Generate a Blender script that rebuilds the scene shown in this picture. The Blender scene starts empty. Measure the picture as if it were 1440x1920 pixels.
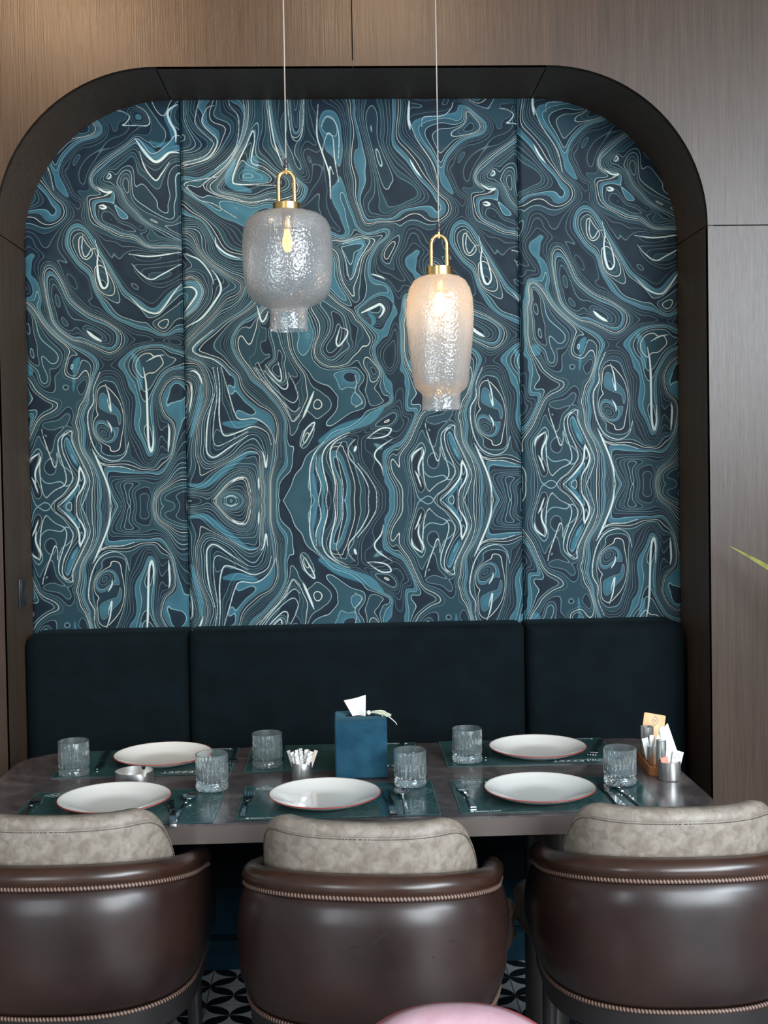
import bpy, bmesh, math, random
import numpy as np
from mathutils import Vector, Matrix

S = bpy.context.scene
C = S.collection
PI = math.pi
R = math.radians
random.seed(7)

# ------------------------------------------------------------------ camera
F_PX = 2200.0
cam_d = bpy.data.cameras.new('camera')
cam = bpy.data.objects.new('camera', cam_d)
C.objects.link(cam)
YAW, PIT, ROLL = .036, .025, .0165
fw = Vector((math.sin(YAW) * math.cos(PIT), math.cos(YAW) * math.cos(PIT), -math.sin(PIT)))
r0 = Vector((math.cos(YAW), -math.sin(YAW), 0))
u0 = r0.cross(fw)
r1 = r0 * math.cos(ROLL) - u0 * math.sin(ROLL)
u1 = r0 * math.sin(ROLL) + u0 * math.cos(ROLL)
m = Matrix((r1, u1, -fw)).transposed().to_4x4()
m.translation = Vector((0, -3.56, 1.57))
cam.matrix_world = m
cam_d.sensor_fit = 'VERTICAL'
cam_d.sensor_height = 24.0
cam_d.lens = F_PX / 1920 * 24.0
cam_d.shift_y = -30 / 1920
cam_d.clip_start = .05
S.camera = cam

# ------------------------------------------------------------------ colour management
S.view_settings.view_transform = 'Standard'
S.view_settings.look = 'None'
S.view_settings.gamma = 1
S.view_settings.use_curve_mapping = False
S.view_settings.exposure = 0.0

# ------------------------------------------------------------------ world and lights
w = bpy.data.worlds.new('world')
S.world = w
w.use_nodes = True
w.node_tree.nodes['Background'].inputs[0].default_value = (.80, .90, 1.0, 1)
w.node_tree.nodes['Background'].inputs[1].default_value = .36

def area(name, loc, target, sx, sy, power, col):
    l = bpy.data.lights.new(name, 'AREA')
    l.shape = 'RECTANGLE'; l.size = sx; l.size_y = sy; l.energy = power; l.color = col
    o = bpy.data.objects.new(name, l); C.objects.link(o)
    o.location = loc
    o.rotation_euler = (Vector(target) - Vector(loc)).to_track_quat('-Z', 'Y').to_euler()
    return o
area('window_light_rear', (2.7, -7.1, 2.5), (0, -.5, 1.2), 3.0, 2.4, 400, (.86, .94, 1.0))
area('window_light_side', (3.2, -4.3, 2.75), (.9, 0, 2.3), 2.0, 1.5, 180, (.80, .90, 1.0))
area('window_light_left', (-2.6, -6.8, 2.1), (0, -.5, 1.5), .7, 2.4, 75, (.86, .94, 1.0))
def spot(name, loc, target, power, ang, col, blend=.9):
    l = bpy.data.lights.new(name, 'SPOT'); l.energy = power; l.spot_size = R(ang); l.spot_blend = blend
    l.color = col; l.shadow_soft_size = .06
    o = bpy.data.objects.new(name, l); C.objects.link(o); o.location = loc
    o.rotation_euler = (Vector(target) - Vector(loc)).to_track_quat('-Z', 'Y').to_euler()
spot('downlight_left', (-1.1, -1.5, 3.5), (-1.0, 0, 2.4), 85, 95, (1.0, .66, .38))
spot('downlight_centre', (.2, -1.5, 3.5), (.1, 0, 2.6), 50, 95, (1.0, .70, .44))

# ------------------------------------------------------------------ tagging helpers
def tag(o, label, cat, group=None):
    o['label'] = label; o['category'] = cat
    if group: o['group'] = group
    return o

def thing(name, label, cat, loc=(0, 0, 0), rz=0.0, group=None):
    o = bpy.data.objects.new(name, None); C.objects.link(o)
    o.location = loc; o.rotation_euler = (0, 0, rz)
    o.empty_display_size = .05
    return tag(o, label, cat, group)

def dup(root, loc, rz=None, label=None, rot=None):
    r = root.copy(); C.objects.link(r); r.location = loc
    if rz is not None: r.rotation_euler = (0, 0, rz)
    if rot is not None: r.rotation_euler = rot
    if label: r['label'] = label
    for ch in list(root.children):
        c = ch.copy(); C.objects.link(c); c.parent = r
        for g in list(ch.children):
            d = g.copy(); C.objects.link(d); d.parent = c
    return r

class MB:
    """collects vertices and faces of one mesh"""
    def __init__(s): s.v = []; s.f = []; s.at = {}
    def add(s, v, f):
        n = len(s.v); s.v += [tuple(p) for p in v]; s.f += [tuple(i + n for i in q) for q in f]; return s
    def box(s, x0, x1, y0, y1, z0, z1, bev=0.0, seg=2, M=None):
        bm = bmesh.new(); bmesh.ops.create_cube(bm, size=1)
        for p in bm.verts: p.co = Vector(((x0 + x1) / 2 + p.co.x * (x1 - x0), (y0 + y1) / 2 + p.co.y * (y1 - y0), (z0 + z1) / 2 + p.co.z * (z1 - z0)))
        if bev > 0: bmesh.ops.bevel(bm, geom=bm.edges[:], offset=bev, segments=seg, profile=.5, affect='EDGES')
        if M is not None: bmesh.ops.transform(bm, matrix=M, verts=bm.verts[:])
        bm.verts.index_update()
        s.add([p.co[:] for p in bm.verts], [[q.index for q in f.verts] for f in bm.faces]); bm.free(); return s
    def lathe(s, prof, n=48, c=(0, 0, 0), rot=None, cap0=False, cap1=False, fr=None):
        v = []
        for r, z in prof:
            for k in range(n):
                a = 2 * PI * k / n
                rr = r if fr is None else fr(r, z, a)
                p = Vector((rr * math.cos(a), rr * math.sin(a), z))
                if rot is not None: p = rot @ p
                v.append((p.x + c[0], p.y + c[1], p.z + c[2]))
        f = []
        for i in range(len(prof) - 1):
            for k in range(n):
                k2 = (k + 1) % n
                f.append((i * n + k, i * n + k2, (i + 1) * n + k2, (i + 1) * n + k))
        if cap0: f.append(tuple(reversed(range(n))))
        if cap1: f.append(tuple((len(prof) - 1) * n + k for k in range(n)))
        return s.add(v, f)
    def tube(s, pts, r, n=12, closed=False):
        P = [Vector(p) for p in pts]; N = len(P); v = []
        up = None
        for i, p in enumerate(P):
            a = P[(i - 1) % N] if (closed or i > 0) else P[0]
            b = P[(i + 1) % N] if (closed or i < N - 1) else P[-1]
            t = (b - a).normalized()
            if up is None: up = Vector((0, 0, 1)) if abs(t.z) < .9 else Vector((0, 1, 0))
            x = t.cross(up).normalized(); y = x.cross(t).normalized(); up = y
            rr = r[i] if isinstance(r, (list, tuple)) else r
            for k in range(n):
                q = p + (x * math.cos(2 * PI * k / n) + y * math.sin(2 * PI * k / n)) * rr
                v.append(q[:])
        f = []
        for i in range(N if closed else N - 1):
            j = (i + 1) % N
            for k in range(n):
                k2 = (k + 1) % n
                f.append((i * n + k, i * n + k2, j * n + k2, j * n + k))
        if not closed:
            f.append(tuple(reversed(range(n)))); f.append(tuple((N - 1) * n + k for k in range(n)))
        return s.add(v, f)
    def loft(s, rings, cap=True, closed_ring=True):
        n = len(rings[0]); v = [p for r in rings for p in r]; f = []
        for i in range(len(rings) - 1):
            for k in range(n if closed_ring else n - 1):
                k2 = (k + 1) % n
                f.append((i * n + k, i * n + k2, (i + 1) * n + k2, (i + 1) * n + k))
        if cap and closed_ring:
            f.append(tuple(reversed(range(n)))); f.append(tuple((len(rings) - 1) * n + k for k in range(n)))
        return s.add(v, f)
    def prism(s, outline, z0, z1):
        n = len(outline)
        v = [(x, y, z0) for x, y in outline] + [(x, y, z1) for x, y in outline]
        f = [tuple(reversed(range(n))), tuple(range(n, 2 * n))] + [(k, (k + 1) % n, n + (k + 1) % n, n + k) for k in range(n)]
        return s.add(v, f)
    def build(s, name, mat, parent=None, smooth=35, M=None, fix=True):
        me = bpy.data.meshes.new(name)
        me.from_pydata(s.v, [], s.f)
        if fix:
            bm = bmesh.new(); bm.from_mesh(me); bmesh.ops.recalc_face_normals(bm, faces=bm.faces); bm.to_mesh(me); bm.free()
        me.materials.append(mat)
        if smooth:
            me.shade_smooth() if hasattr(me, 'shade_smooth') else None
            me.set_sharp_from_angle(angle=R(smooth))
        o = bpy.data.objects.new(name, me); C.objects.link(o)
        if M is not None: o.matrix_world = M
        if parent is not None: o.parent = parent
        return o

def rrect(x0, x1, y0, y1, r, seg=8):
    if not isinstance(r, (list, tuple)): r = [r] * 4      # corners: (x1,y0) (x1,y1) (x0,y1) (x0,y0)
    P = []
    for (cx, cy, a0, q) in ((x1 - r[0], y0 + r[0], -PI / 2, r[0]), (x1 - r[1], y1 - r[1], 0, r[1]), (x0 + r[2], y1 - r[2], PI / 2, r[2]), (x0 + r[3], y0 + r[3], PI, r[3])):
        for k in range(seg + 1):
            a = a0 + PI / 2 * k / seg
            P.append((cx + q * math.cos(a), cy + q * math.sin(a)))
    return P

# ------------------------------------------------------------------ materials
class NT:
    def __init__(s, name):
        s.m = bpy.data.materials.new(name); s.m.use_nodes = True
        s.t = s.m.node_tree; s.b = s.t.nodes['Principled BSDF']; s.out = s.t.nodes['Material Output']
    def n(s, typ, **kw):
        x = s.t.nodes.new(typ)
        for k, v in kw.items():
            if k == 'inp':
                for kk, vv in v.items(): x.inputs[kk].default_value = vv
            else: setattr(x, k, v)
        return x
    def l(s, a, b): s.t.links.new(a, b)
    def math(s, op, a, b=None, c=None, clamp=False):
        x = s.n('ShaderNodeMath', operation=op, use_clamp=clamp)
        for i, q in enumerate((a, b, c)):
            if q is None: continue
            if isinstance(q, (int, float)): x.inputs[i].default_value = q
            else: s.l(q, x.inputs[i])
        return x.outputs[0]
    def coord(s, scale=(1, 1, 1), kind='Object'):
        tc = s.n('ShaderNodeTexCoord'); mp = s.n('ShaderNodeMapping'); mp.inputs['Scale'].default_value = scale
        s.l(tc.outputs[kind], mp.inputs[0]); return mp.outputs[0]
    def noise(s, co, scale, detail=3, rough=.5, dist=0.0):
        x = s.n('ShaderNodeTexNoise', inp={'Scale': scale, 'Detail': detail, 'Roughness': rough, 'Distortion': dist})
        s.l(co, x.inputs['Vector']); return x.outputs[0]
    def ramp(s, fac, stops, interp='LINEAR'):
        x = s.n('ShaderNodeValToRGB'); cr = x.color_ramp; cr.interpolation = interp
        while len(cr.elements) < len(stops): cr.elements.new(.5)
        for e, (p, c) in zip(cr.elements, stops):
            e.position = p; e.color = (c[0], c[1], c[2], 1)
        s.l(fac, x.inputs[0]); return x.outputs[0]
    def mix(s, fac, a, b, typ='MIX'):
        x = s.n('ShaderNodeMix', data_type='RGBA', blend_type=typ)
        for i, q in ((0, fac), (6, a), (7, b)):
            if isinstance(q, (int, float)): x.inputs[i].default_value = q
            elif isinstance(q, tuple): x.inputs[i].default_value = (q[0], q[1], q[2], 1)
            else: s.l(q, x.inputs[i])
        return x.outputs[2]
    def bump(s, h, strength=.3, dist=.001):
        x = s.n('ShaderNodeBump', inp={'Strength': strength, 'Distance': dist}); s.l(h, x.inputs['Height'])
        s.l(x.outputs[0], s.b.inputs['Normal']); return x.outputs[0]
    def set(s, **kw):
        nm = dict(col='Base Color', rough='Roughness', metal='Metallic', spec='Specular IOR Level', trans='Transmission Weight', ior='IOR',
                  coat='Coat Weight', coatr='Coat Roughness', sheen='Sheen Weight', sheenr='Sheen Roughness', sheent='Sheen Tint', emis='Emission Strength', emc='Emission Color', sss='Subsurface Weight', alpha='Alpha')
        for k, v in kw.items():
            i = s.b.inputs[nm[k]]
            if isinstance(v, tuple): i.default_value = (v[0], v[1], v[2], 1)
            elif isinstance(v, (int, float)): i.default_value = v
            else: s.l(v, i)
        return s

def plain(name, col, rough=.5, metal=0.0, **kw):
    t = NT(name); t.set(col=col, rough=rough, metal=metal, **kw); return t.m

def wood(name, ca, cb, rough=.35, bump=.35):
    t = NT(name)
    fine = t.noise(t.coord((260, 260, 5)), 1.0, 3, .6)
    mid = t.noise(t.coord((60, 60, 1.6)), 1.0, 3, .55)
    big = t.noise(t.coord((1.6, 1.6, .7)), 1.0, 2)
    f = t.math('ADD', t.math('MULTIPLY', fine, .55), t.math('MULTIPLY', mid, .35))
    f = t.math('ADD', f, t.math('MULTIPLY', big, .25))
    col = t.ramp(f, [(.40, ca), (.78, cb)])
    t.set(col=col, rough=rough, spec=.36)
    t.bump(fine, bump, .0018)
    return t.m

def leather(name, ca, cb, rough, scale=9, bump=.12, coat=0.0, detail=5, dist=.6, lo=.35, hi=.65):
    t = NT(name)
    co = t.coord()
    f = t.noise(co, scale, detail, .6, dist)
    col = t.ramp(f, [(lo, ca), (hi, cb)])
    rr = t.math('ADD', t.math('MULTIPLY', t.noise(co, 14, 3), .16), rough - .08)
    t.set(col=col, rough=rr, coat=coat, coatr=.22, spec=.5)
    t.bump(t.noise(co, 420, 2), bump, .0006)
    return t.m

def metal(name, col, rough, aniso=0.0):
    t = NT(name)
    t.set(col=col, metal=1.0, rough=rough)
    if aniso: t.b.inputs['Anisotropic'].default_value = aniso
    return t.m

M = {}
M['wood'] = wood('veneer_oak_brown', (.021, .0112, .0062), (.068, .038, .0215))
M['wood_jamb'] = wood('veneer_dark', (.032, .0190, .0125), (.085, .055, .037), rough=.55, bump=.15)
M['edge'] = plain('groove_black', (.006, .005, .005), .7)
M['velvet'] = None
def velvet(name, ca, cb, sheen):
    t = NT(name); co = t.coord()
    f = t.noise(co, 11, 4, .6, .4)
    t.set(col=t.ramp(f, [(.35, ca), (.7, cb)]), rough=.9, spec=.15, sheen=sheen, sheenr=.35, sheent=(.25, .55, .7))
    t.bump(t.noise(co, 700, 1), .15, .0006)
    return t.m
M['velvet'] = velvet('velvet_midnight', (.0009, .0038, .0056), (.0016, .0064, .0088), .03)
M['velvet_lit'] = velvet('velvet_lit_blue', (.0035, .020, .032), (.007, .033, .050), .10)  # lighter copy of the bench velvet, painting in light on its base
M['velvet_blue'] = velvet('velvet_petrol', (.009, .045, .078), (.022, .085, .130), .30)
M['black_gap'] = plain('shadow_gap_black', (.004, .004, .005), .8)

# ------------------------------------------------------------------ the room
def structure(o):
    o['kind'] = 'structure'; return o
# floor: white cement tiles with black petals meeting in four-leaf crosses
t = NT('petal_tile')
TX, TY = .152, .1265
tc = t.n('ShaderNodeTexCoord'); sp = t.n('ShaderNodeSeparateXYZ'); t.l(tc.outputs['Object'], sp.inputs[0])
u = t.math('DIVIDE', t.math('ADD', sp.outputs[0], .4245 + .152 * 40), TX)
v = t.math('DIVIDE', t.math('ADD', sp.outputs[1], .017 + .1265 * 80), TY)
p_ = t.math('ADD', u, v); q_ = t.math('ADD', t.math('SUBTRACT', u, v), 100.0)
def petal(a, b):
    # lens between lattice nodes along the a direction (nodes at integer a, integer b)
    fa = t.math('FRACT', a); fb = t.math('ABSOLUTE', t.math('SUBTRACT', t.math('FRACT', t.math('ADD', b, .5)), .5))
    w_ = t.math('MULTIPLY', t.math('MULTIPLY', fa, t.math('SUBTRACT', 1.0, fa)), .86)
    return t.math('LESS_THAN', fb, w_)
pet = t.math('MAXIMUM', petal(p_, q_), petal(q_, p_))
gu = t.math('LESS_THAN', t.math('ABSOLUTE', t.math('SUBTRACT', t.math('FRACT', t.math('ADD', u, .5)), .5)), .012)
gv = t.math('LESS_THAN', t.math('ABSOLUTE', t.math('SUBTRACT', t.math('FRACT', t.math('ADD', v, .5)), .5)), .009)
g = t.math('MAXIMUM', gu, gv)
nz = t.noise(t.coord(), 30, 3)
white = t.mix(nz, (.40, .41, .42), (.56, .57, .58))
c1 = t.mix(pet, white, (.010, .011, .012))
c2 = t.mix(t.math('MULTIPLY', g, .8), c1, (.03, .03, .032))
t.set(col=c2, rough=.35)
M['tile'] = t.m
structure(MB().box(-4.2, 4.2, -7.8, .30, -.05, 0).build('floor', M['tile'], smooth=0))
structure(MB().box(-4.2, 4.2, -7.8, .45, 3.6, 3.7).build('ceiling', plain('ceiling_plaster', (.55, .53, .5), .8), smooth=0))

# veneered wall with the arched opening: x -1.02..1.13, top 2.776
AX0, AX1, AZ, AR, AD = -1.02, 1.13, 2.776, .485, .32
def arch_pts():
    P = [(AX0, 0.0), (AX0, AZ - AR)]
    for k in range(1, 25):
        a = PI - PI / 2 * k / 24
        P.append((AX0 + AR + AR * math.cos(a), AZ - AR + AR * math.sin(a)))
    for k in range(0, 25):
        a = PI / 2 - PI / 2 * k / 24
        P.append((AX1 - AR + AR * math.cos(a), AZ - AR + AR * math.sin(a)))
    P.append((AX1, 0.0))
    return P
AP = arch_pts()
VS, HS = .055, 2.289
def wall_piece(name, polys):
    b = MB()
    for (x0, x1, zb0, zb1, zt) in polys:      # columns with a possibly sloping bottom
        v = [(x0, 0, zb0), (x1, 0, zb1), (x1, 0, zt), (x0, 0, zt), (x0, .02, zb0), (x1, .02, zb1), (x1, .02, zt), (x0, .02, zt)]
        b.add(v, [(0, 1, 2, 3), (7, 6, 5, 4), (0, 4, 5, 1), (3, 2, 6, 7), (1, 5, 6, 2), (0, 3, 7, 4)])
    return structure(b.build(name, M['wood'], smooth=0, fix=False))
G = .0018
top = AP[1:-1]
colsL, colsR = [], []
for a, b in zip(top[:-1], top[1:]):
    if b[0] - a[0] < 1e-6: continue
    x0, x1 = a[0], b[0]
    if x1 <= VS: colsL.append((x0, x1, a[1], b[1], 3.6))
    elif x0 >= VS: colsR.append((x0, x1, a[1], b[1], 3.6))
    else:
        colsL.append((x0, VS - G, a[1], a[1], 3.6)); colsR.append((VS + G, x1, b[1], b[1], 3.6))
wall_piece('wall_back', [(-4.2, AX0, 0, 0, 3.6)] + colsL)
wall_piece('wall_back', colsR + [(AX1, 4.2, HS + G, HS + G, 3.6)])
wall_piece('wall_back', [(AX1, 4.2, 0, 0, HS - G)])
structure(MB().box(-4.2, AX0 - .02, .021, .05, 0, 3.6).box(AX1 + .02, 4.2, .021, .05, 0, 3.6).box(AX0, AX1, .021, .05, AZ + .02, 3.6).build('wall_back', M['edge'], smooth=0))
# lining of the opening: five bent boards with fine joints
def lining(name, i0, i1, cut0, cut1):
    P = AP[i0:i1 + 1]; b = MB(); rings = []
    N = len(P)
    for k, (x, z) in enumerate(P):
        a = P[max(0, k - 1)]; c = P[min(N - 1, k + 1)]
        tx, tz = c[0] - a[0], c[1] - a[1]; L = math.hypot(tx, tz); tx /= L; tz /= L
        if k == 0: x += tx * cut0; z += tz * cut0
        if k == N - 1: x -= tx * cut1; z -= tz * cut1
        nx, nz = -tz, tx          # points away from the opening
        rings.append([(x, .0005, z), (x, AD + .03, z), (x + nx * .018, AD + .03, z + nz * .018), (x + nx * .018, .0005, z + nz * .018)])
    b.loft(rings)
    return structure(b.build(name, M['wood_jamb'], smooth=20))
lining('trim_1', 0, 1, 0, G)
lining('trim_2', 1, 25, G, G)
lining('trim_3', 25, 26, G, G)
lining('trim_4', 26, 50, G, G)
lining('trim_5', 50, 51, G, 0)
# black body behind the joints
b = MB(); rings = []
for k, (x, z) in enumerate(AP):
    a = AP[max(0, k - 1)]; c = AP[min(len(AP) - 1, k + 1)]
    tx, tz = c[0] - a[0], c[1] - a[1]; L = math.hypot(tx, tz); nx, nz = -tz / L, tx / L
    rings.append([(x + nx * .019, .03, z + nz * .019), (x + nx * .019, AD + .05, z + nz * .019), (x + nx * .03, AD + .05, z + nz * .03), (x + nx * .03, .03, z + nz * .03)])
b.loft(rings)
structure(b.build('trim_6', M['edge'], smooth=20))
structure(MB().box(AX0 - .03, AX1 + .03, AD + .06, AD + .10, 0, AZ + .05).build('wall_back', M['edge'], smooth=0))

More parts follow.
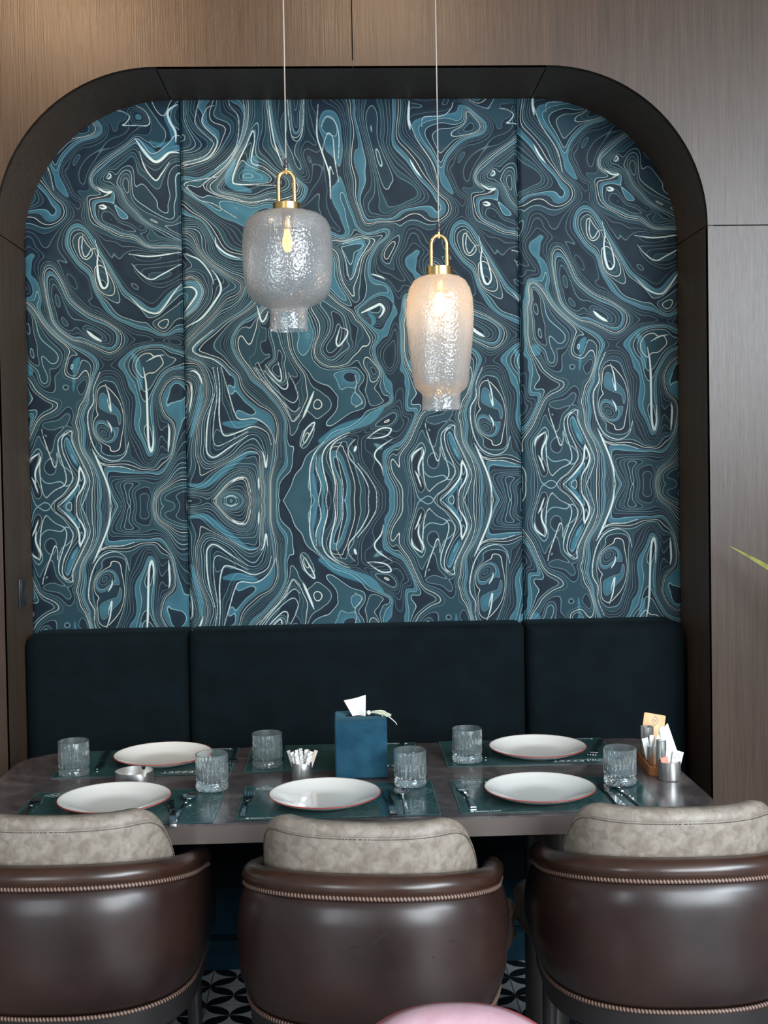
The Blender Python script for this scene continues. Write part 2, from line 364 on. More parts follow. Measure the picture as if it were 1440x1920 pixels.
# ------------------------------------------------------------------ marbled fabric panels in the niche
# contour lines of the marbled print: level | x y x y ... in fabric coordinates
PRINT_LINES = '''0|343 205 343 232 358 268 356 285 340 290
2|363 187 356 230 372 262 381 279 365 296 340 301
3|378 187 369 222 371 242 400 270 400 280 385 298 340 310
4.5|403 204 391 208 381 228 385 242 407 264 408 278 393 300 365 311 340 313
6|419 187 412 203 398 212 401 230 422 243 429 256 419 290 386 317 340 323
8|431 187 432 203 446 220 449 245 444 278 430 300 405 322 380 333 340 337
10|457 187 459 225 450 270 432 306 410 328 386 347 384 354 392 362 425 375 470 382 508 376
12|477 187 474 240 455 285 430 327 410 352 413 360 440 367 475 369 515 363
15|519 336 495 317 476 312 473 300 478 268 475 250 462 278 446 312 437 342 447 349 485 350 520 351
17|505 343 480 330 466 325 452 335 455 342 480 344 505 346
13|489 187 486 240 481 275 492 300 515 325 540 342
10.5|503 187 508 230 515 270 526 305 545 330 565 348
6|519 187 524 230 530 270 537 295 555 325 580 345
2|538 187 545 250 552 267 562 265 568 240 570 187
0|545 187 550 240 555 253 561 240 564 187
9|410 335 365 343 349 348 350 355 375 378 400 385 425 400 445 412 458 415
8|342 355 370 380 400 400 425 418 450 425
6|340 370 375 397 410 425 432 442
4|340 395 375 415 393 435 400 445
6|560 300 568 255 576 226 580 250 590 265 603 286
8|575 320 570 300 572 292 580 300 585 325 583 350 578 370
5|545 300 555 320 566 328 567 320 560 300
9|596 187 594 230 594 250 603 287 610 330 618 378 629 425 636 440
7.5|597 229 603 212 616 205 632 214 645 240 649 270 645 320 650 360 662 400 668 425
10|602 242 608 228 615 223 628 233 635 260 634 300 640 350 650 390 662 420 675 437
12|604 286 610 262 616 253 624 264 627 300 635 345 648 400 660 430
14|618 375 618 330 619 315 625 330 635 370 645 410 652 437
5.5|638 187 650 210 658 240 663 280 660 320 662 370 670 400 678 425 690 432
3|670 187 676 230 690 290 700 345 705 380 712 400 725 405 745 395 760 388
1|760 385 740 385 718 365 700 310 690 240 691 217 700 245 720 300 745 340 770 365
-1|765 372 740 366 725 345 712 310 709 286 718 305 745 340 775 362
-2|770 366 755 358 740 350 731 330 745 342 768 355
3|723 187 729 230 735 270 750 300 770 330 790 352 825 388
6|768 190 765 226 780 262 800 290 811 310 822 352
4.5|745 187 748 250 765 280 790 320 815 350 840 375
9|843 190 845 205 830 219 800 221 791 235 792 260 803 290 821 318 840 350 850 365
7.5|775 192 805 203 826 203 837 190
8.5|765 190 800 190 825 187
11|850 193 855 213 845 224 822 230 806 240 803 255 808 285 820 312 838 345
13|852 196 866 215 860 232 830 245 824 260 826 290 832 320
15|873 209 885 222 891 231 888 242 870 251 853 251 858 245 873 230 872 215 873 209
12|860 188 880 203 900 220 909 235 905 250 880 262 850 280 835 310 835 330 848 360 860 372 880 375
9|870 188 900 205 920 225 923 240 912 255 890 270 860 290 848 320 852 345 868 362 895 365 910 358
6|900 198 950 210 958 222 950 245 925 262 890 285 870 305 868 330 875 350 900 358 925 356
4|965 262 935 280 900 305 889 325 893 345 915 355 928 353 915 362 890 365
3|968 275 930 295 905 312 893 330 900 340 915 343
1|918 343 905 335 908 320 930 306 955 303 962 312
-1|915 332 915 322 925 316 931 323 925 331 915 332
4.5|972 256 985 275 1000 293 1010 299 1020 295 1035 282 1050 281
5.5|982 262 1000 275 1015 278 1035 272 1047 262 1046 245 1036 225 1035 205 1050 190
6.5|1055 225 1045 210 1050 200 1058 195
3.5|969 265 985 285 1000 310 1009 315 1020 310 1035 292 1052 288
2.5|962 267 980 280 990 310 1000 328 1009 333 1020 322 1035 300 1052 293
1|952 275 970 283 983 320 1000 343 1012 350 1025 335 1035 312 1052 300
-.5|960 285 975 300 983 340 1000 365 1023 379 1032 365 1040 330 1052 310
-2|935 335 937 315 950 303 962 311 968 345 975 370 1000 395 1030 408 1045 400 1052 360
-3.5|945 325 952 316 958 330 957 345 964 375 985 400 1020 422 1060 434
-2|905 338 930 338 942 345 950 370 965 390 1000 418 1055 440
0|885 372 925 371 945 385 970 410 990 421 970 414 945 405
1.5|910 410 925 396 932 402 950 418 975 435 1000 448
7.5|935 205 950 207 962 216 955 228 950 232 975 232 995 232 999 222 990 205 975 196 955 194 935 205
6.5|985 190 1000 210 1010 235 1005 245 985 245 966 243 950 254 930 270
8.5|968 222 985 222 985 212 972 205
1|340 425 365 425 380 435 390 455 393 475 410 490 440 503 455 508
-1|340 433 360 435 372 445 378 470 395 490 430 515 450 528 455 540 445 555 415 585 380 615 350 640
-3|340 458 355 460 368 475 390 500 415 515 428 535 425 550 405 575 375 600 350 620
-5|345 480 370 490 400 510 413 532 410 550 390 575 350 610
-4|345 479 375 490 395 515 402 535 390 518 365 507 345 510
-7|345 520 365 518 385 528 392 545 385 565 350 600
-9|345 530 362 527 378 540 380 555 347 590
-11|345 541 362 541 370 552 362 567 347 585
1|455 510 458 540 450 560 420 590 385 620 360 640 350 655
4|475 545 450 580 400 620 370 645 362 658 375 668 400 675 420 690 432 705
5.5|478 555 460 580 420 610 385 638 378 652 395 668 420 685 440 705
7|480 562 430 610 400 635 396 650 410 668 430 690 448 705
8.5|482 570 450 600 418 628 411 645 420 665 440 690 457 710
10|488 580 460 600 440 620 432 640 437 665 455 690 470 715
12|492 585 470 600 455 615 451 635 457 660 470 690 485 715
14|500 570 480 590 467 610 467 635 478 665 492 690 505 715
16|490 580 483 605 487 640 508 673 509 655 503 620 505 600
18|493 590 492 607 498 600 503 590
15|510 615 512 635 520 675 523 700 527 718
12|530 622 535 660 545 690 560 710
9|545 622 550 660 565 690 585 712
6|560 622 567 650 582 680 605 703
16|497 685 512 705 525 716 527 703 521 680
15|490 685 510 712 530 730 539 725 535 700 525 680
14|483 680 500 712 525 740 548 756 558 745 553 725 540 700 530 680
12.5|479 690 505 725 535 760 551 773 562 765
11|475 690 500 725 530 755 545 785 551 791 562 780
9.5|465 690 490 725 515 750 535 785 546 817 558 795 568 775
8|455 690 475 720 500 745 520 765 533 790 535 830 535 854 545 840 560 815
6|440 690 455 740 470 762 500 770 515 790 522 820 514 870 507 925 507 940
4|415 690 428 735 440 775 450 787 480 786 500 800 512 820 516 833 515 815 500 785 475 765 455 755 435 700
2|408 690 412 730 411 780 416 810 425 818 450 810 475 801 500 812 508 835
1|400 690 407 740 401 790 400 825 408 837 430 828 465 810 490 812 505 835 504 880 501 940
0|395 700 402 740 390 790 387 840 393 855 405 857 430 840 465 817 490 825 500 860 497 885
-1.5|380 690 390 710 395 740 380 790 378 840 385 863 400 868 430 850 465 828 488 838 496 862 495 940
-3|345 685 370 685 385 710 388 740 370 800 368 850 380 878 400 880 430 862 465 840 482 846
-4.5|345 692 368 698 378 720 380 745 365 800 358 850 362 885 378 895 400 888 440 860 470 843 488 855
-6|345 700 365 702 377 720 374 745 362 800 352 840
-7.5|350 715 358 722 359 755 353 785
-6|352 905 375 910 400 898 430 873 460 850 480 848 488 857 482 858
-7.5|352 918 385 918 420 895 450 867 470 860 483 880 486 915 484 940
-9|360 922 400 912 430 887 460 875 473 885 480 910 480 940
-11|395 940 410 925 430 905 455 895 465 905 470 925 471 940
-13|408 940 425 927 445 927 462 940
-15|420 940 433 932 447 940
-8|345 932 378 934 379 940
8|525 850 515 900 512 940
8.5|518 940 530 905 555 850 570 800 585 745 592 737
10|524 940 545 900 570 850 583 815 588 793 580 797 567 820 560 845 535 895
12|571 832 580 815 577 812 570 828 571 832
9|555 790 568 760 580 735 588 733 597 738 590 750 570 790 558 835
10|600 760 615 745 635 742 652 738 660 740 650 745 620 755 605 770 595 800 560 860 545 895
9.5|540 940 550 905 575 860 590 835
11|583 945 580 900 581 875 590 850 608 828 620 810 660 795 690 780 720 760 728 757
7|596 940 601 910 592 880 593 855 605 835
9|589 940 591 915 587 890 589 870
7|610 940 613 915 605 880 604 855 615 835 640 818 655 812
5|625 940 628 910 620 870 619 845 628 830 660 815 700 800 735 775 745 755
4|634 940 637 910 627 870 624 848 635 832 660 820
3|642 940 642 910 634 870 630 850 640 830
2|660 940 658 910 643 880 636 855 650 832 668 818
1|677 931 678 915 665 890 652 868 648 850 655 830 665 818
2.5|690 940 690 915 675 885 655 860 653 840 665 825 700 810 740 785 752 770
4|696 940 697 915 682 890 662 865 658 845 672 825
5.5|706 940 704 920 690 895 670 870 666 855
7|698 889 690 865 692 850 705 840 730 822 750 798 757 785
6|727 940 722 915 705 895 680 870 674 850 690 832 720 820 745 800
7|688 823 705 810 718 804 733 806 725 818 705 823 688 823
8|719 894 708 872 702 860 703 848 715 837 735 822 750 800
7|719 894 715 870 718 855 730 840 748 818
8.5|738 940 735 910 722 880 722 860 735 840 755 815 770 790 782 765
10|750 940 745 910 735 880 733 860 745 840 765 815 784 775
11.5|765 940 762 915 750 885 745 860 755 845 770 830
13|785 940 779 910 768 880 767 855 785 830 792 805 800 785 820 787 840 785 849 770
12|836 770 832 778 810 778 795 782 786 800 778 825 765 845 753 855
15|792 840 773 858 771 875 780 900 788 920 785 890 785 872 793 852 792 840
11.5|799 815 797 793 803 815 812 845 820 866 825 858 825 840 822 820 825 800 845 790 858 778
11|796 835 794 860 794 890 799 915 805 924 820 910 840 897 842 885 836 862 828 835 828 815 840 803 852 797
12|797 940 797 925 792 900
12.5|813 940 820 930 838 915 853 890 850 870 837 840 834 815 845 802 853 800 853 818 870 855 885 890 880 915 870 940
14|826 937 845 920 863 897 866 870 870 872 877 888 870 910 862 940
15.5|836 940 850 922 866 905 870 888
14.5|843 812 848 830 862 860 855 845
10.5|858 782 863 800 868 830 885 865 893 890 888 920 884 940
9|868 780 868 810 875 835 893 865 903 895 900 925 897 940
7|878 790 878 825 890 855 903 878 910 905 905 940
5|890 833 900 855 915 890 922 915 923 940
5|890 833 905 855 920 865 945 866 968 873 985 878 1000 868
3|940 940 930 915 921 895 922 890 935 889 968 888 1000 885 1020 880 1035 865
1.5|950 940 945 915 935 897 950 893 975 893 1000 888
0|958 940 955 915 950 900 965 896 980 898 965 908
-1|975 940 970 930 966 920 975 905 990 900 1010 893 1020 888
-3|1000 940 992 935 1003 925 1000 915 1005 900 1020 890 1045 850
-5|1010 940 1030 935 1045 940
-4|1020 926 1045 915 1060 910
7|905 690 893 720 893 745 883 765 883 790 890 820 905 845 930 855 950 845 958 820 957 790 950 755 945 720 938 690
5|912 690 900 715 898 745 888 770 890 800 900 825 920 840 940 835 950 815 950 780 943 750 935 710 930 690
2.5|920 700 930 740 935 770 932 790 925 792 920 785 912 772 902 770 893 775 891 790 903 815 925 825 940 815 945 790 938 760 930 712 925 695
0|905 800 915 812 918 810 906 798
4|913 707 902 720 900 745 905 760 925 762 924 745 918 735 913 720
1|908 708 915 720 920 742 924 760 921 740
8|799 560 790 530 782 505 790 485 805 478 825 487 840 508 850 530 880 555 898 568
6|805 575 797 520 803 492 815 488 828 495 842 520 855 545 880 565
4.5|815 582 805 545 799 515 806 495 818 492 835 515 850 545
2|860 625 830 600 818 560 817 530 822 520 830 530 850 560 890 590 925 605 940 620 935 640 920 645 900 635 860 612
0|838 560 845 580 870 610 900 633 915 640 928 635 925 620 895 600 860 580 838 560
-2|876 612 890 620 905 630 895 624
9.5|760 450 775 440 790 462 840 480 860 505 885 512 895 535 905 565 930 590 970 612 1060 642
10|897 443 903 460 925 500 940 535 965 575 1000 605 1030 620 1060 623
15|902 468 912 485 920 515 919 530 912 534 904 520 901 495 902 468
12|875 435 873 460 878 475 890 465 898 462
8|910 440 917 470 935 510 960 540 985 560 1000 562 1010 550 1017 535 1005 528 985 520 965 500 960 480 975 475 1058 468
6|968 485 980 505 1000 517 1020 508 1056 490
9|955 552 985 580 1010 583 1025 567 1040 545 1060 525
10|1000 602 1035 612 1048 590 1056 550
5.5|920 460 930 460 945 495 960 515 980 530 983 545 970 545 945 525 925 490 918 470
3.5|930 462 938 468 948 498 940 490 930 470
6.5|925 440 945 443 980 458 1000 460 985 452 960 440
10.5|750 545 775 558 790 575 812 605 850 640 885 660 900 680
12.5|762 560 785 582 812 625 830 645 838 660 832 690
14|765 570 785 605 800 640 812 660 815 690
13|770 600 775 640 795 680 800 700
16|797 690 803 697 802 708 796 700 797 690
14|785 695 795 720 812 722 818 705 810 675 795 650
11|765 690 790 712 805 728 825 735 835 710
13|762 760 765 735 780 730 800 742 825 750 815 757 790 755 772 762
8.5|850 662 848 690 860 700 870 660 856 648 850 662
12|852 700 862 730 873 745 880 720 885 705
7|930 700 925 680 950 650 970 635 1000 632 1060 636
9|960 720 958 690 970 655 985 645 1010 640 1058 645
10.5|986 680 992 663 1009 655 1000 650 984 655 978 690 988 740 995 790 999 837 1003 823 998 760 989 695 986 680
12|992 690 996 750 1000 810 1002 760 1005 706 1020 682 1058 672
9|975 700 975 760 985 820 994 850 1006 840 1004 773 1005 730
6.5|965 740 968 800 985 850 1000 862 1012 835 1006 780
13|1031 782 1035 800 1031 840 1027 800 1031 782
10|1045 700 1030 720 1040 760 1048 790 1044 820 1030 860 1005 890
7|1012 730 1020 770 1017 820 1015 850 1000 872
12|623 447 645 453 675 448 692 452 692 462 678 485 672 510 662 527 655 545 657 560 668 580
14|641 459 660 457 680 456 686 462 675 472 664 475
15|625 462 640 468 655 470 663 478 662 500 658 524 652 518 647 490 640 470
11|625 470 633 480 636 510 645 540 660 560 672 567 681 568
9|623 515 635 540 655 562 680 571 700 562 715 556 727 568 730 590 727 615 726 635
7|620 535 640 560 665 580 690 575
4.5|677 588 700 577 712 572 719 580 716 590 705 603 700 590 690 587 677 588
11|705 455 700 465 682 482 673 510 666 550 673 558 690 556 710 548
13|700 470 680 495 674 520 680 545 695 548 705 544
9|720 435 722 445 705 460 690 480 686 505 690 525 700 530 720 532 735 545 748 575 750 620 750 660
7|735 430 728 445 708 468 699 490 702 513 720 522 738 538 752 570 755 600
4.5|695 515 712 518 722 525
5|750 430 745 460 735 480 732 495 745 515 765 530 778 545
7|765 435 760 460 752 480 755 500 775 520
10|780 470 770 490 775 498 785 490 792 473 780 470
2|708 490 710 480 720 465 735 445
16|637 615 650 620 650 630 640 645 633 650 630 640 637 615
14|600 565 625 590 645 610 653 625 641 648 638 658 650 660 662 652
12|605 558 630 580 655 600 673 610 672 622 663 640 663 652 655 660 625 677 608 668 605 650 615 625 610 600 588 570
10|662 652 692 642 695 645 690 660 660 672 625 685 598 672 595 650 600 630 598 600 580 575
8|580 595 590 625 585 655 590 680 620 698 650 697
9|700 645 703 655 712 645 725 620 735 600
6|716 690 712 660 720 630 728 610
5|733 690 735 660 742 620 742 600
7.5|745 682 748 640 746 600
9.5|660 690 675 700 682 700 690 695
10|600 690 615 695 650 697 665 705 668 720 665 735 675 748 678 757 665 765 640 780 610 795 598 815
13|645 740 650 728 660 728 663 738 655 742
8|585 690 610 705 635 725 645 740 645 748 625 752 610 742 600 733
12|673 688 682 705 688 720 700 722 708 712 711 690
14|690 690 695 703 703 705 706 690
10|670 730 680 715 688 700
12|690 738 700 735 710 737 708 745 695 745 690 738
8|712 745 722 735 740 705 745 690
13|737 740 745 733 757 730 757 745 754 765 748 772 742 758 737 740
11|730 755 733 745 728 740 725 755 700 772 670 790
11|765 690 758 715 765 735 765 755 755 780 735 805'''
def resample_line(P, st):
    P = np.array(P, float); out = []
    Q = np.vstack([2 * P[0] - P[1], P, 2 * P[-1] - P[-2]])
    for i in range(1, len(Q) - 2):
        a, b, c, d = Q[i - 1], Q[i], Q[i + 1], Q[i + 2]; n = max(2, int(np.hypot(*(c - b)) / st))
        for k in range(n):
            tt = k / n; out.append(.5 * ((2 * b) + (-a + c) * tt + (2 * a - 5 * b + 4 * c - d) * tt * tt + (-a + 3 * b - 3 * c + d) * tt ** 3))
    out.append(P[-1]); return np.array(out)
def solve_print():
    """smooth height field whose contours follow the lines above (thin plate on a grid, solved by conjugate gradients)"""
    P = []; L0 = []; ID = []
    for i, ln in enumerate(PRINT_LINES.strip().split('\n')):
        a, b = ln.split('|'); v = np.array(b.split(), float).reshape(-1, 2); r = resample_line(v, 4.)
        P.append(r); L0.append(float(a)); ID += [i] * len(r)
    n = len(P); L0 = np.array(L0); ID = np.array(ID); A = np.vstack(P)
    prs = []
    for i in range(n):
        bi = P[i]; lo = bi.min(0) - 40; hi = bi.max(0) + 40
        for j in range(i + 1, n):
            bj = P[j]
            if (bj.max(0) < lo).any() or (bj.min(0) > hi).any(): continue
            d = np.sort(np.sqrt(((bi[:, None] - bj[None]) ** 2).sum(-1)).ravel())[:6].mean()
            if d < 40: prs.append((i, j, d))
    prs = np.array(prs); I = prs[:, 0].astype(int); J = prs[:, 1].astype(int); D = prs[:, 2]
    cap = np.maximum(.5, D / 2.6); Lv = L0.copy()
    for it in range(1500):          # keep neighbouring lines from differing too steeply
        df = Lv[I] - Lv[J]; ex = np.sign(df) * np.maximum(np.abs(df) - cap, 0)
        c = np.bincount(I, np.abs(ex) > 0, n) + np.bincount(J, np.abs(ex) > 0, n)
        Lv += (np.bincount(J, ex * .5, n) - np.bincount(I, ex * .5, n)) / np.maximum(c, 1) * .8 + .004 * (L0 - Lv)
    lev = Lv[ID]
    st = 2.5; gx0 = 330.; NX = 300; NY = 306; gy0 = 940 - (NY - 1) * st
    gx = (A[:, 0] - gx0) / st; gy = (A[:, 1] - gy0) / st
    ok = (gx >= 0) & (gx < NX - 1) & (gy >= 0) & (gy < NY - 1.001); gx, gy, lev, idd = gx[ok], gy[ok], lev[ok], ID[ok]
    jx = gx.astype(int); jy = gy.astype(int); fx = gx - jx; fy = gy - jy
    ii = np.stack([jy * NX + jx, jy * NX + jx + 1, (jy + 1) * NX + jx, (jy + 1) * NX + jx + 1]); ww = np.stack([(1 - fx) * (1 - fy), fx * (1 - fy), (1 - fx) * fy, fx * fy])
    def lap(F):
        Gd = np.pad(F, 1, mode='edge'); Gd[-1, 1:-1] = F[-2]
        return Gd[:-2, 1:-1] + Gd[2:, 1:-1] + Gd[1:-1, :-2] + Gd[1:-1, 2:] - 4 * F
    def lap_t(H):
        Gd = np.zeros((NY + 2, NX + 2)); Gd[:-2, 1:-1] += H; Gd[2:, 1:-1] += H; Gd[1:-1, :-2] += H; Gd[1:-1, 2:] += H; Gd[1:-1, 1:-1] -= 4 * H
        F = Gd[1:-1, 1:-1].copy(); F[0] += Gd[0, 1:-1]; F[:, 0] += Gd[1:-1, 0]; F[:, -1] += Gd[1:-1, -1]; F[-2] += Gd[-1, 1:-1]
        return F
    wt = np.ones(len(lev)) * 2.
    def op(F):
        Lp = lap(F); o = lap_t(Lp) - .02 * Lp; s = (F.ravel()[ii] * ww).sum(0) * wt
        return o + sum(np.bincount(ii[k], s * ww[k], NX * NY) for k in range(4)).reshape(NY, NX)
    F = np.full((NY, NX), 6.)
    for outer in range(4):
        b = sum(np.bincount(ii[k], wt * lev * ww[k], NX * NY) for k in range(4)).reshape(NY, NX)
        r = b - op(F); p = r.copy(); rs = (r * r).sum()
        for it in range(600):
            Ap = op(p); al = rs / (p * Ap).sum(); F += al * p; r -= al * Ap; r2 = (r * r).sum()
            if r2 < 1e-6 * (b * b).sum(): break
            p = r + r2 / rs * p; rs = r2
        res = (F.ravel()[ii] * ww).sum(0) - lev
        wt = 2. / (1 + (res / .5) ** 2)
        mm = np.bincount(idd, res, n) / np.maximum(np.bincount(idd, minlength=n), 1); lev = lev + .5 * mm[idd]
    return F[::-1][::2, ::2]
GRID = solve_print()          # row 0 = mirror axis (940), rows go up by 5, columns from 330 by 5

# bold white strokes of the print: width | x y x y ...
WHITE_STROKES = '''1.5|897 443 900 455 903 468 901 490 904 515 909 530 916 533 921 525 919 508 912 485 902 468
2.4|901 485 903 510 909 530 916 533 921 524
1.2|875 435 873 460 878 475 884 472 890 462 898 460
1.3|403 204 391 208 381 228 385 242 407 264 408 278 393 300 365 311 345 313
1.0|378 187 369 222 371 242 400 270 400 280 385 298 345 310
1.0|457 187 459 225 450 270 432 306 410 328 386 347 384 354 392 362 425 375 470 382 508 376
1.0|431 187 432 203 446 220 449 245 444 278 430 300 405 322
1.4|519 337 495 317 476 312 472 300 478 268 475 250 462 278 446 312 437 342 447 349 485 350 520 351
1.0|410 335 365 343 349 348 350 355 375 378 400 385 425 400 445 412
1.5|503 187 508 230 515 270 525 300 530 315
1.0|538 187 545 250 552 267 562 265 568 240 570 187
2.4|766 192 765 226 768 245
1.1|766 226 780 262 811 310 822 352
1.8|767 300 778 320 790 335
1.0|790 240 791 225 800 221 830 219 845 205 848 195
1.4|497 685 512 705 525 716 527 703 521 680
1.3|495 695 510 712 530 730 539 725 535 700
1.0|483 680 500 712 525 740 548 756 558 745 553 725 540 700
1.0|479 690 505 725 535 760 551 773 562 765
1.0|475 690 500 725 530 755 545 785 551 791 562 780
1.4|408 690 412 730 411 780 416 810 425 818 450 810 475 801 500 812 508 835
1.5|402 740 390 790 387 840 393 855 405 857 430 840 465 817
1.2|415 690 428 735 440 775 450 787 480 786 500 800 512 820 516 833
1.0|400 690 407 740 401 790 400 825 408 837 430 828 465 810
2.0|357 697 365 697 374 705 380 722
1.6|352 716 359 722 360 745 355 775
1.7|488 846 494 855 498 877 501 855
1.7|484 895 485 920
1.2|420 935 433 930 446 935
1.8|434 905 447 897 458 898
1.0|400 938 430 905 455 895 465 905 470 925
1.3|583 940 580 900 581 875 590 850 608 828
1.2|596 940 601 910 592 880 593 855
1.4|610 940 613 915 605 880 604 855 615 835 640 818 655 812
1.4|625 940 628 910 620 870 619 845 628 830 650 818
1.0|642 940 642 910 634 870 630 850 640 830
1.0|706 940 704 920 690 895 670 870
1.2|690 940 690 915 675 885 655 860 653 840 665 825
1.2|797 795 800 810 812 845 820 866 825 858 825 840
1.1|805 924 799 915 794 890 793 850
1.1|805 924 820 910 838 900 842 885 836 862 828 835 828 815 840 803
1.8|792 840 775 853 771 868
1.8|792 842 794 852 785 875 786 895
1.6|778 885 783 895 790 915
1.8|826 940 845 922 863 897 866 870 868 868 876 888 872 905 862 922 860 940
1.1|813 940 820 930 838 915 853 890 850 870 837 840 834 815 845 802 853 800 853 818 870 855 885 890 880 915 870 940
1.8|890 833 900 855 915 890 922 915 923 940
1.1|893 838 905 858 920 865 945 866 968 873
3.0|882 613 893 623 908 632
2.2|985 680 991 720 994 813 999 837 1003 823 1003 790
1.4|992 669 1009 660 1025 657
2.0|1031 786 1033 800 1031 838
2.6|972 256 985 275 1000 293 1010 299 1020 295 1035 282 1052 281
2.4|1050 192 1033 205 1035 222 1046 243 1047 262
1.4|980 280 990 310 1009 333 1020 322 1035 300
1.7|637 615 650 620 650 630 640 645 633 650 630 640 637 615
2.6|677 588 700 577 712 572 719 580 716 590 710 597
1.6|695 515 712 520 722 525
1.0|641 459 675 449 692 452 687 465 673 488 664 515 657 525 653 520 647 488 641 471
1.5|688 823 705 810 718 804 733 806 725 818 705 823 688 823
1.6|719 894 714 875 703 860 703 850 712 840 735 825
2.6|664 848 667 838
1.5|562 838 572 808 588 793 587 803 575 825 565 838
2.4|567 785 578 760 588 735
1.5|915 712 922 735 925 762 920 748 918 738
1.6|918 780 925 792 926 802
1.2|905 690 893 720 893 745 883 765 883 790 890 820 905 845 930 855 950 845 958 820
1.3|921 327 924 321 927 325 922 331 921 327
1.7|900 345 915 355 928 355 915 362
2.0|905 381 912 380 918 384 911 386 905 383
1.2|935 205 950 207 962 216 955 228 950 232 975 232 995 232 999 222 990 205 975 196
1.5|960 470 1000 474 1056 466
1.4|965 488 980 505 1000 517 1020 508 1056 488
1.8|1056 525 1040 545 1025 567 1010 580 985 572 960 548
2.0|345 541 362 541 370 552 362 567 347 587
1.5|345 478 375 490 395 515 402 535
2.0|398 508 410 525 415 545 405 565 380 597 350 615
1.3|432 705 420 690 400 675 375 668 362 658 370 645 400 620
1.8|482 575 490 603 497 600 503 585
1.8|405 448 407 462 425 478 450 487
1.5|596 200 594 255 603 287 617 330 620 375
1.2|602 242 608 228 615 223 628 233 635 260 634 300
1.2|604 286 610 262 616 253 624 264 627 300 635 345
1.2|619 375 618 330 619 315 625 330
1.0|665 705 668 720 665 735 675 748 678 757 665 765'''
TEAL_FILLS = '''12|476 300 470 325 460 338
9|462 338 480 336 500 340
5|843 812 850 835 862 862
3|836 940 850 924 866 900
6|866 664 860 675 858 690
2.5|858 690 857 706 856 724
8|770 680 776 692
6|645 455 675 455 682 462
4|680 462 668 490 662 515
5.5|352 909 378 911 400 900 430 875 460 852 480 850
4.5|378 722 374 760 358 820
3.5|589 940 590 915 587 890
4|604 940 606 910 598 880 599 855
7|420 795 450 797 480 790
7|975 258 1000 280 1012 290 1030 276 1050 270
5|1045 195 1030 212 1040 240 1042 262 1020 268 1000 262
9|600 828 640 806 690 788 715 768
7|350 533 368 536 376 550 366 575 350 592
4|690 588 700 600 697 612
6|965 655 975 675 980 720
7|440 305 430 335 435 350 470 362'''
def stroke_field(txt, fx, fy):
    """signed reach of the strokes, tapering towards their ends"""
    fy = np.where(fy > 940, 1880 - fy, fy)
    out = np.full(fx.shape, -3.0)
    for ln in txt.split('\n'):
        a, b = ln.split('|'); a = float(a)
        P = resample_line(np.array(b.split(), float).reshape(-1, 2), 1.2)
        n = len(P); tt = np.linspace(0, 1, n)
        rad = np.maximum(.95, a * (.45 + .55 * np.minimum(1, 4 * np.minimum(tt, 1 - tt))))
        m_ = (fx > P[:, 0].min() - a - 4) & (fx < P[:, 0].max() + a + 4) & (fy > P[:, 1].min() - a - 4) & (fy < P[:, 1].max() + a + 4)
        if not m_.any(): continue
        X = fx[m_]; Y = fy[m_]; best = np.full(X.shape, -3.0)
        for i in range(n): best = np.maximum(best, rad[i] - np.hypot(X - P[i, 0], Y - P[i, 1]))
        out[m_] = np.maximum(out[m_], best)
    return out

def smn(shape, cell, seed):
    r = np.random.RandomState(seed); h, w_ = shape
    Gd = r.randn(int(h / cell) + 5, int(w_ / cell) + 5)
    return Gd
def bspl(Gd, y, x):
    iy = np.clip(np.floor(y).astype(int), 0, Gd.shape[0] - 4); ix = np.clip(np.floor(x).astype(int), 0, Gd.shape[1] - 4)
    fy = np.clip(y - iy, 0, 1); fx = np.clip(x - ix, 0, 1)
    def w4(f): return ((1 - f) ** 3 / 6, (3 * f ** 3 - 6 * f ** 2 + 4) / 6, (-3 * f ** 3 + 3 * f ** 2 + 3 * f + 1) / 6, f ** 3 / 6)
    wy, wx = w4(fy), w4(fx); o = 0
    for a in range(4):
        for b_ in range(4): o = o + wy[a] * wx[b_] * Gd[iy + a, ix + b_]
    return o
NG = {k: smn((800, 800), c, k) for k, c in ((1, 45), (2, 20), (3, 45), (4, 20), (5, 38), (6, 90), (7, 16), (8, 60), (9, 26))}
CL = {1: 45, 2: 20, 3: 45, 4: 20, 5: 38, 6: 90, 7: 16, 8: 60, 9: 26}
def nz_(k, y, x): return bspl(NG[k], np.clip(y, 0, 799) / CL[k], np.clip(x, 0, 799) / CL[k])
def marbling(fx, fy):
    """level of the marbled design at fabric coordinates (fx right, fy down, mirrored at 940)"""
    fy = np.where(fy > 940, 1880 - fy, fy)
    X = fx - 330; Y = 940 - fy
    Xw = X + nz_(1, Y, X) * 1.8 + nz_(2, Y, X) * 1.6
    Yw = Y + (nz_(3, Y, X) * 1.8 + nz_(4, Y, X) * 1.6) * np.clip(Y / 30, 0, 1)
    L = bspl(np.pad(GRID, ((1, 2), (1, 2)), mode='reflect'), Yw / 5, Xw / 5)
    # folded detail: the noise is sampled along coordinates that are dragged by the design itself
    xa = X + 24 * np.sin(L * .55) + 30 * nz_(8, Y, X); ya = Y + 24 * np.cos(L * .43) + 30 * nz_(6, Y, X)
    L = L + 1.05 * nz_(5, ya + 60, xa + 60) + .40 * nz_(9, ya + 60, xa + 60) + .8 * nz_(6, Y, X)
    return L * 1.65 + 40
